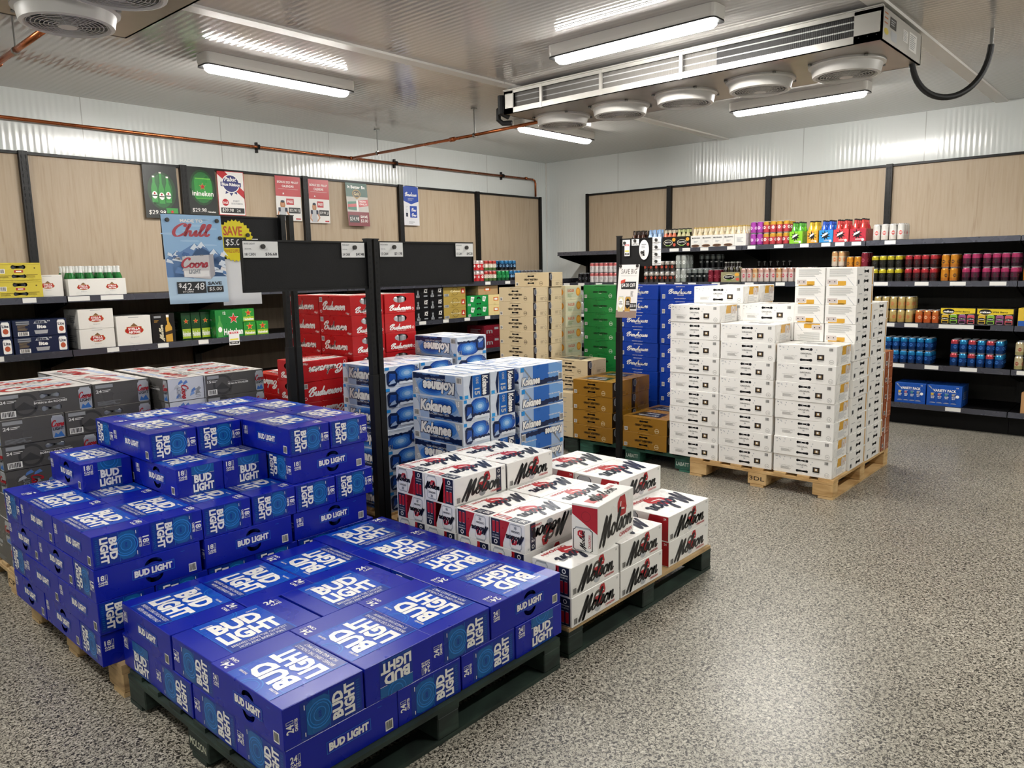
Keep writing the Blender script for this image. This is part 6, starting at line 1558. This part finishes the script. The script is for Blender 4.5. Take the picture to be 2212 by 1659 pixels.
for k in range(2): carrier('R', -3.33-.22*k, R2_, 3, 1, .11, '#1c1b1a', plainmarks, 'dark', 'black carrier of dark bottles deep on second right-wall shelf, %s one' % ('left', 'right')[k], out=.33, p=.07)

# left wall
L1, L2, L3, L4 = ZL
for n in range(2): put('L', -7.135, -6.84, L1+n*.128, .127, .4, '#c9b742', flip(yel_long) if n == 0 else yel_long, 'yellow case with cut handles, %s of the two on the upper left shelf' % ('lower', 'upper')[n], 'yellow cases')
put('L', -6.90, -6.69, L1, .165, .24, '#dddad4', stella, 'closed white carton with red oval label next to the yellow cases', 'white cartons with red oval label', out=.66)
for k in range(2): carrier('L', -6.665+k*.212, L1, 3, 4, .13, '#dfddd7', stella, 'green', 'white open carton of green bottles with white foil necks, %s one' % ('left', 'right')[k], p=.068, dividers=True)
put('L', -7.43, -7.075, L2, .125, .3, '#1b2440', lite_long, 'navy case with white can print, lower tier, cut by the left picture edge', 'navy cases'); put('L', -7.43, -7.075, L2+.127, .125, .3, '#1b2440', lite_long, 'navy case with white can print, upper tier, cut by the left picture edge', 'navy cases')
put('L', -7.067, -6.706, L2, .125, .3, '#1b2440', lite_long, 'navy case with white can print, lower tier, whole one', 'navy cases'); put('L', -7.067, -6.706, L2+.127, .125, .3, '#1b2440', lite_long, 'navy case with white can print, upper tier, whole one', 'navy cases')
for n in range(2): put('L', -6.622, -6.36, L2+n*.155, .154, .3, '#dddad4', stella, 'white carton with red oval label in the pair, %s one' % ('lower', 'upper')[n], 'white cartons with red oval label')
put('L', -6.345, -6.07, L2, .24, .3, '#dddad4', stella_big, 'large square white carton with red oval label beside the stacked pair', 'white cartons with red oval label')
put('L', -6.063, -5.87, L2, .245, .28, '#151415', miller, 'black carton with gold bottle print, middle left-wall shelf', 'single cartons')
for k in range(3): put('L', -5.775+.088*k, -5.69+.088*k, L2, .235, .3, '#123f20', hein_small, 'narrow dark green carton end, %s from the left beside the big star carton' % ORD[k], 'narrow green carton ends', out=.60)
put('L', -5.51, -5.248, L2, .245, .3, '#1f7a36', hein, 'large green carton with red star, middle left-wall shelf', 'green cartons with star')
put('L', -5.243, -5.123, L2, .125, .2, '#2f8a34', hein_small, 'small green star carton, left of the lower pair', 'small green cartons'); put('L', -5.115, -4.995, L2, .125, .2, '#2f8a34', hein_small, 'small green star carton, right of the lower pair', 'small green cartons')
put('L', -5.25, -5.13, L2+.127, .12, .2, '#2f8a34', hein_small, 'small green star carton on top of the left small one', 'small green cartons')
for k in range(2): put('L', -6.192+.361*k, -5.833+.361*k, L3, .125, .27, '#161513', gold15, 'black case with gold can print, %s of the two on the lower left-wall shelf' % ('left', 'right')[k], 'black and gold cases')
put('L', -7.13, -6.94, L3, .125, .27, '#1f5a30', plainmarks, 'dark green carton behind the grey stack', 'single cartons')
put('L', -6.90, -6.50, L3, .125, .27, '#2f7a34', plainmarks, 'green case barely showing above the grey cases', 'single cartons')
for n in range(3):
    for k in range(2): put('L', -3.175+.215*k, -2.963+.215*k, L2+n*.127, .126, .38, '#141416', ice, 'black case with white lettering, %s column, %s tier' % (('left', 'right')[k], ('lower', 'middle', 'upper')[n]), 'black lettered cases')
    put('L', -2.745, -2.385, L2+n*.127, .126, .3, '#a8904a', goldk, 'gold-brown case with red badge, %s tier, second left-wall shelf' % ('lower', 'middle', 'upper')[n], 'gold-brown cases')
for k in range(1): put('L', -3.38, -3.18, L2, .38, .3, '#1a1a1e', ice, 'dark case pile partly behind the red tower', 'single cartons')
for n in range(2):
    put('L', -2.36, -2.0, L2+n*.127, .126, .3, '#1f8a44', green50, 'green case with two white shields, %s tier' % ('lower', 'upper')[n], 'green shield cases')
    put('L', -1.995, -1.70, L2+n*.127, .126, .3, '#dcc890', creamy, 'cream yellow case, %s tier, by the beige stack' % ('lower', 'upper')[n], 'cream cases')
put('L', -2.17, -1.82, L2+.2545, .115, .3, '#b0926a', creamy, 'brown cardboard case lying on the green and cream cases', 'single cartons')
for n in range(2): put('L', -2.08, -1.72, L3+n*.14, .139, .3, '#6e1a26', darkred, 'dark red case on the lower left-wall shelf, %s tier' % ('lower', 'upper')[n], 'dark red cases')
put('L', -2.45, -2.10, L3, .14, .3, '#a9abae', plainmarks, 'silver grey case behind the mountain cases', 'single cartons')
block('L', -2.26, L1, 'redwhite', 3, 2, 'red and white can pack', 'upper left-wall shelf by the corner', per=3); block('L', -2.035, L1, 'label', 3, 2, 'cream and green label can pack', 'upper left-wall shelf by the corner', per=3)
block('L', -1.80, L1, 'green', 3, 1, 'green can pack', 'upper left-wall shelf by the corner', per=3)
block('L', -1.58, L1, 'blueblack', 3, 1, 'blue and black can pack', 'upper left-wall shelf', per=3); block('L', -1.74, L1+.128, 'blueblack', 4, 1, 'blue and black can pack', 'upper left-wall shelf, raised row', per=4)
block('L', -1.36, L1, 'assort', 6, 1, 'mixed colour can pack', 'upper left-wall shelf behind the beige stack', per=3)
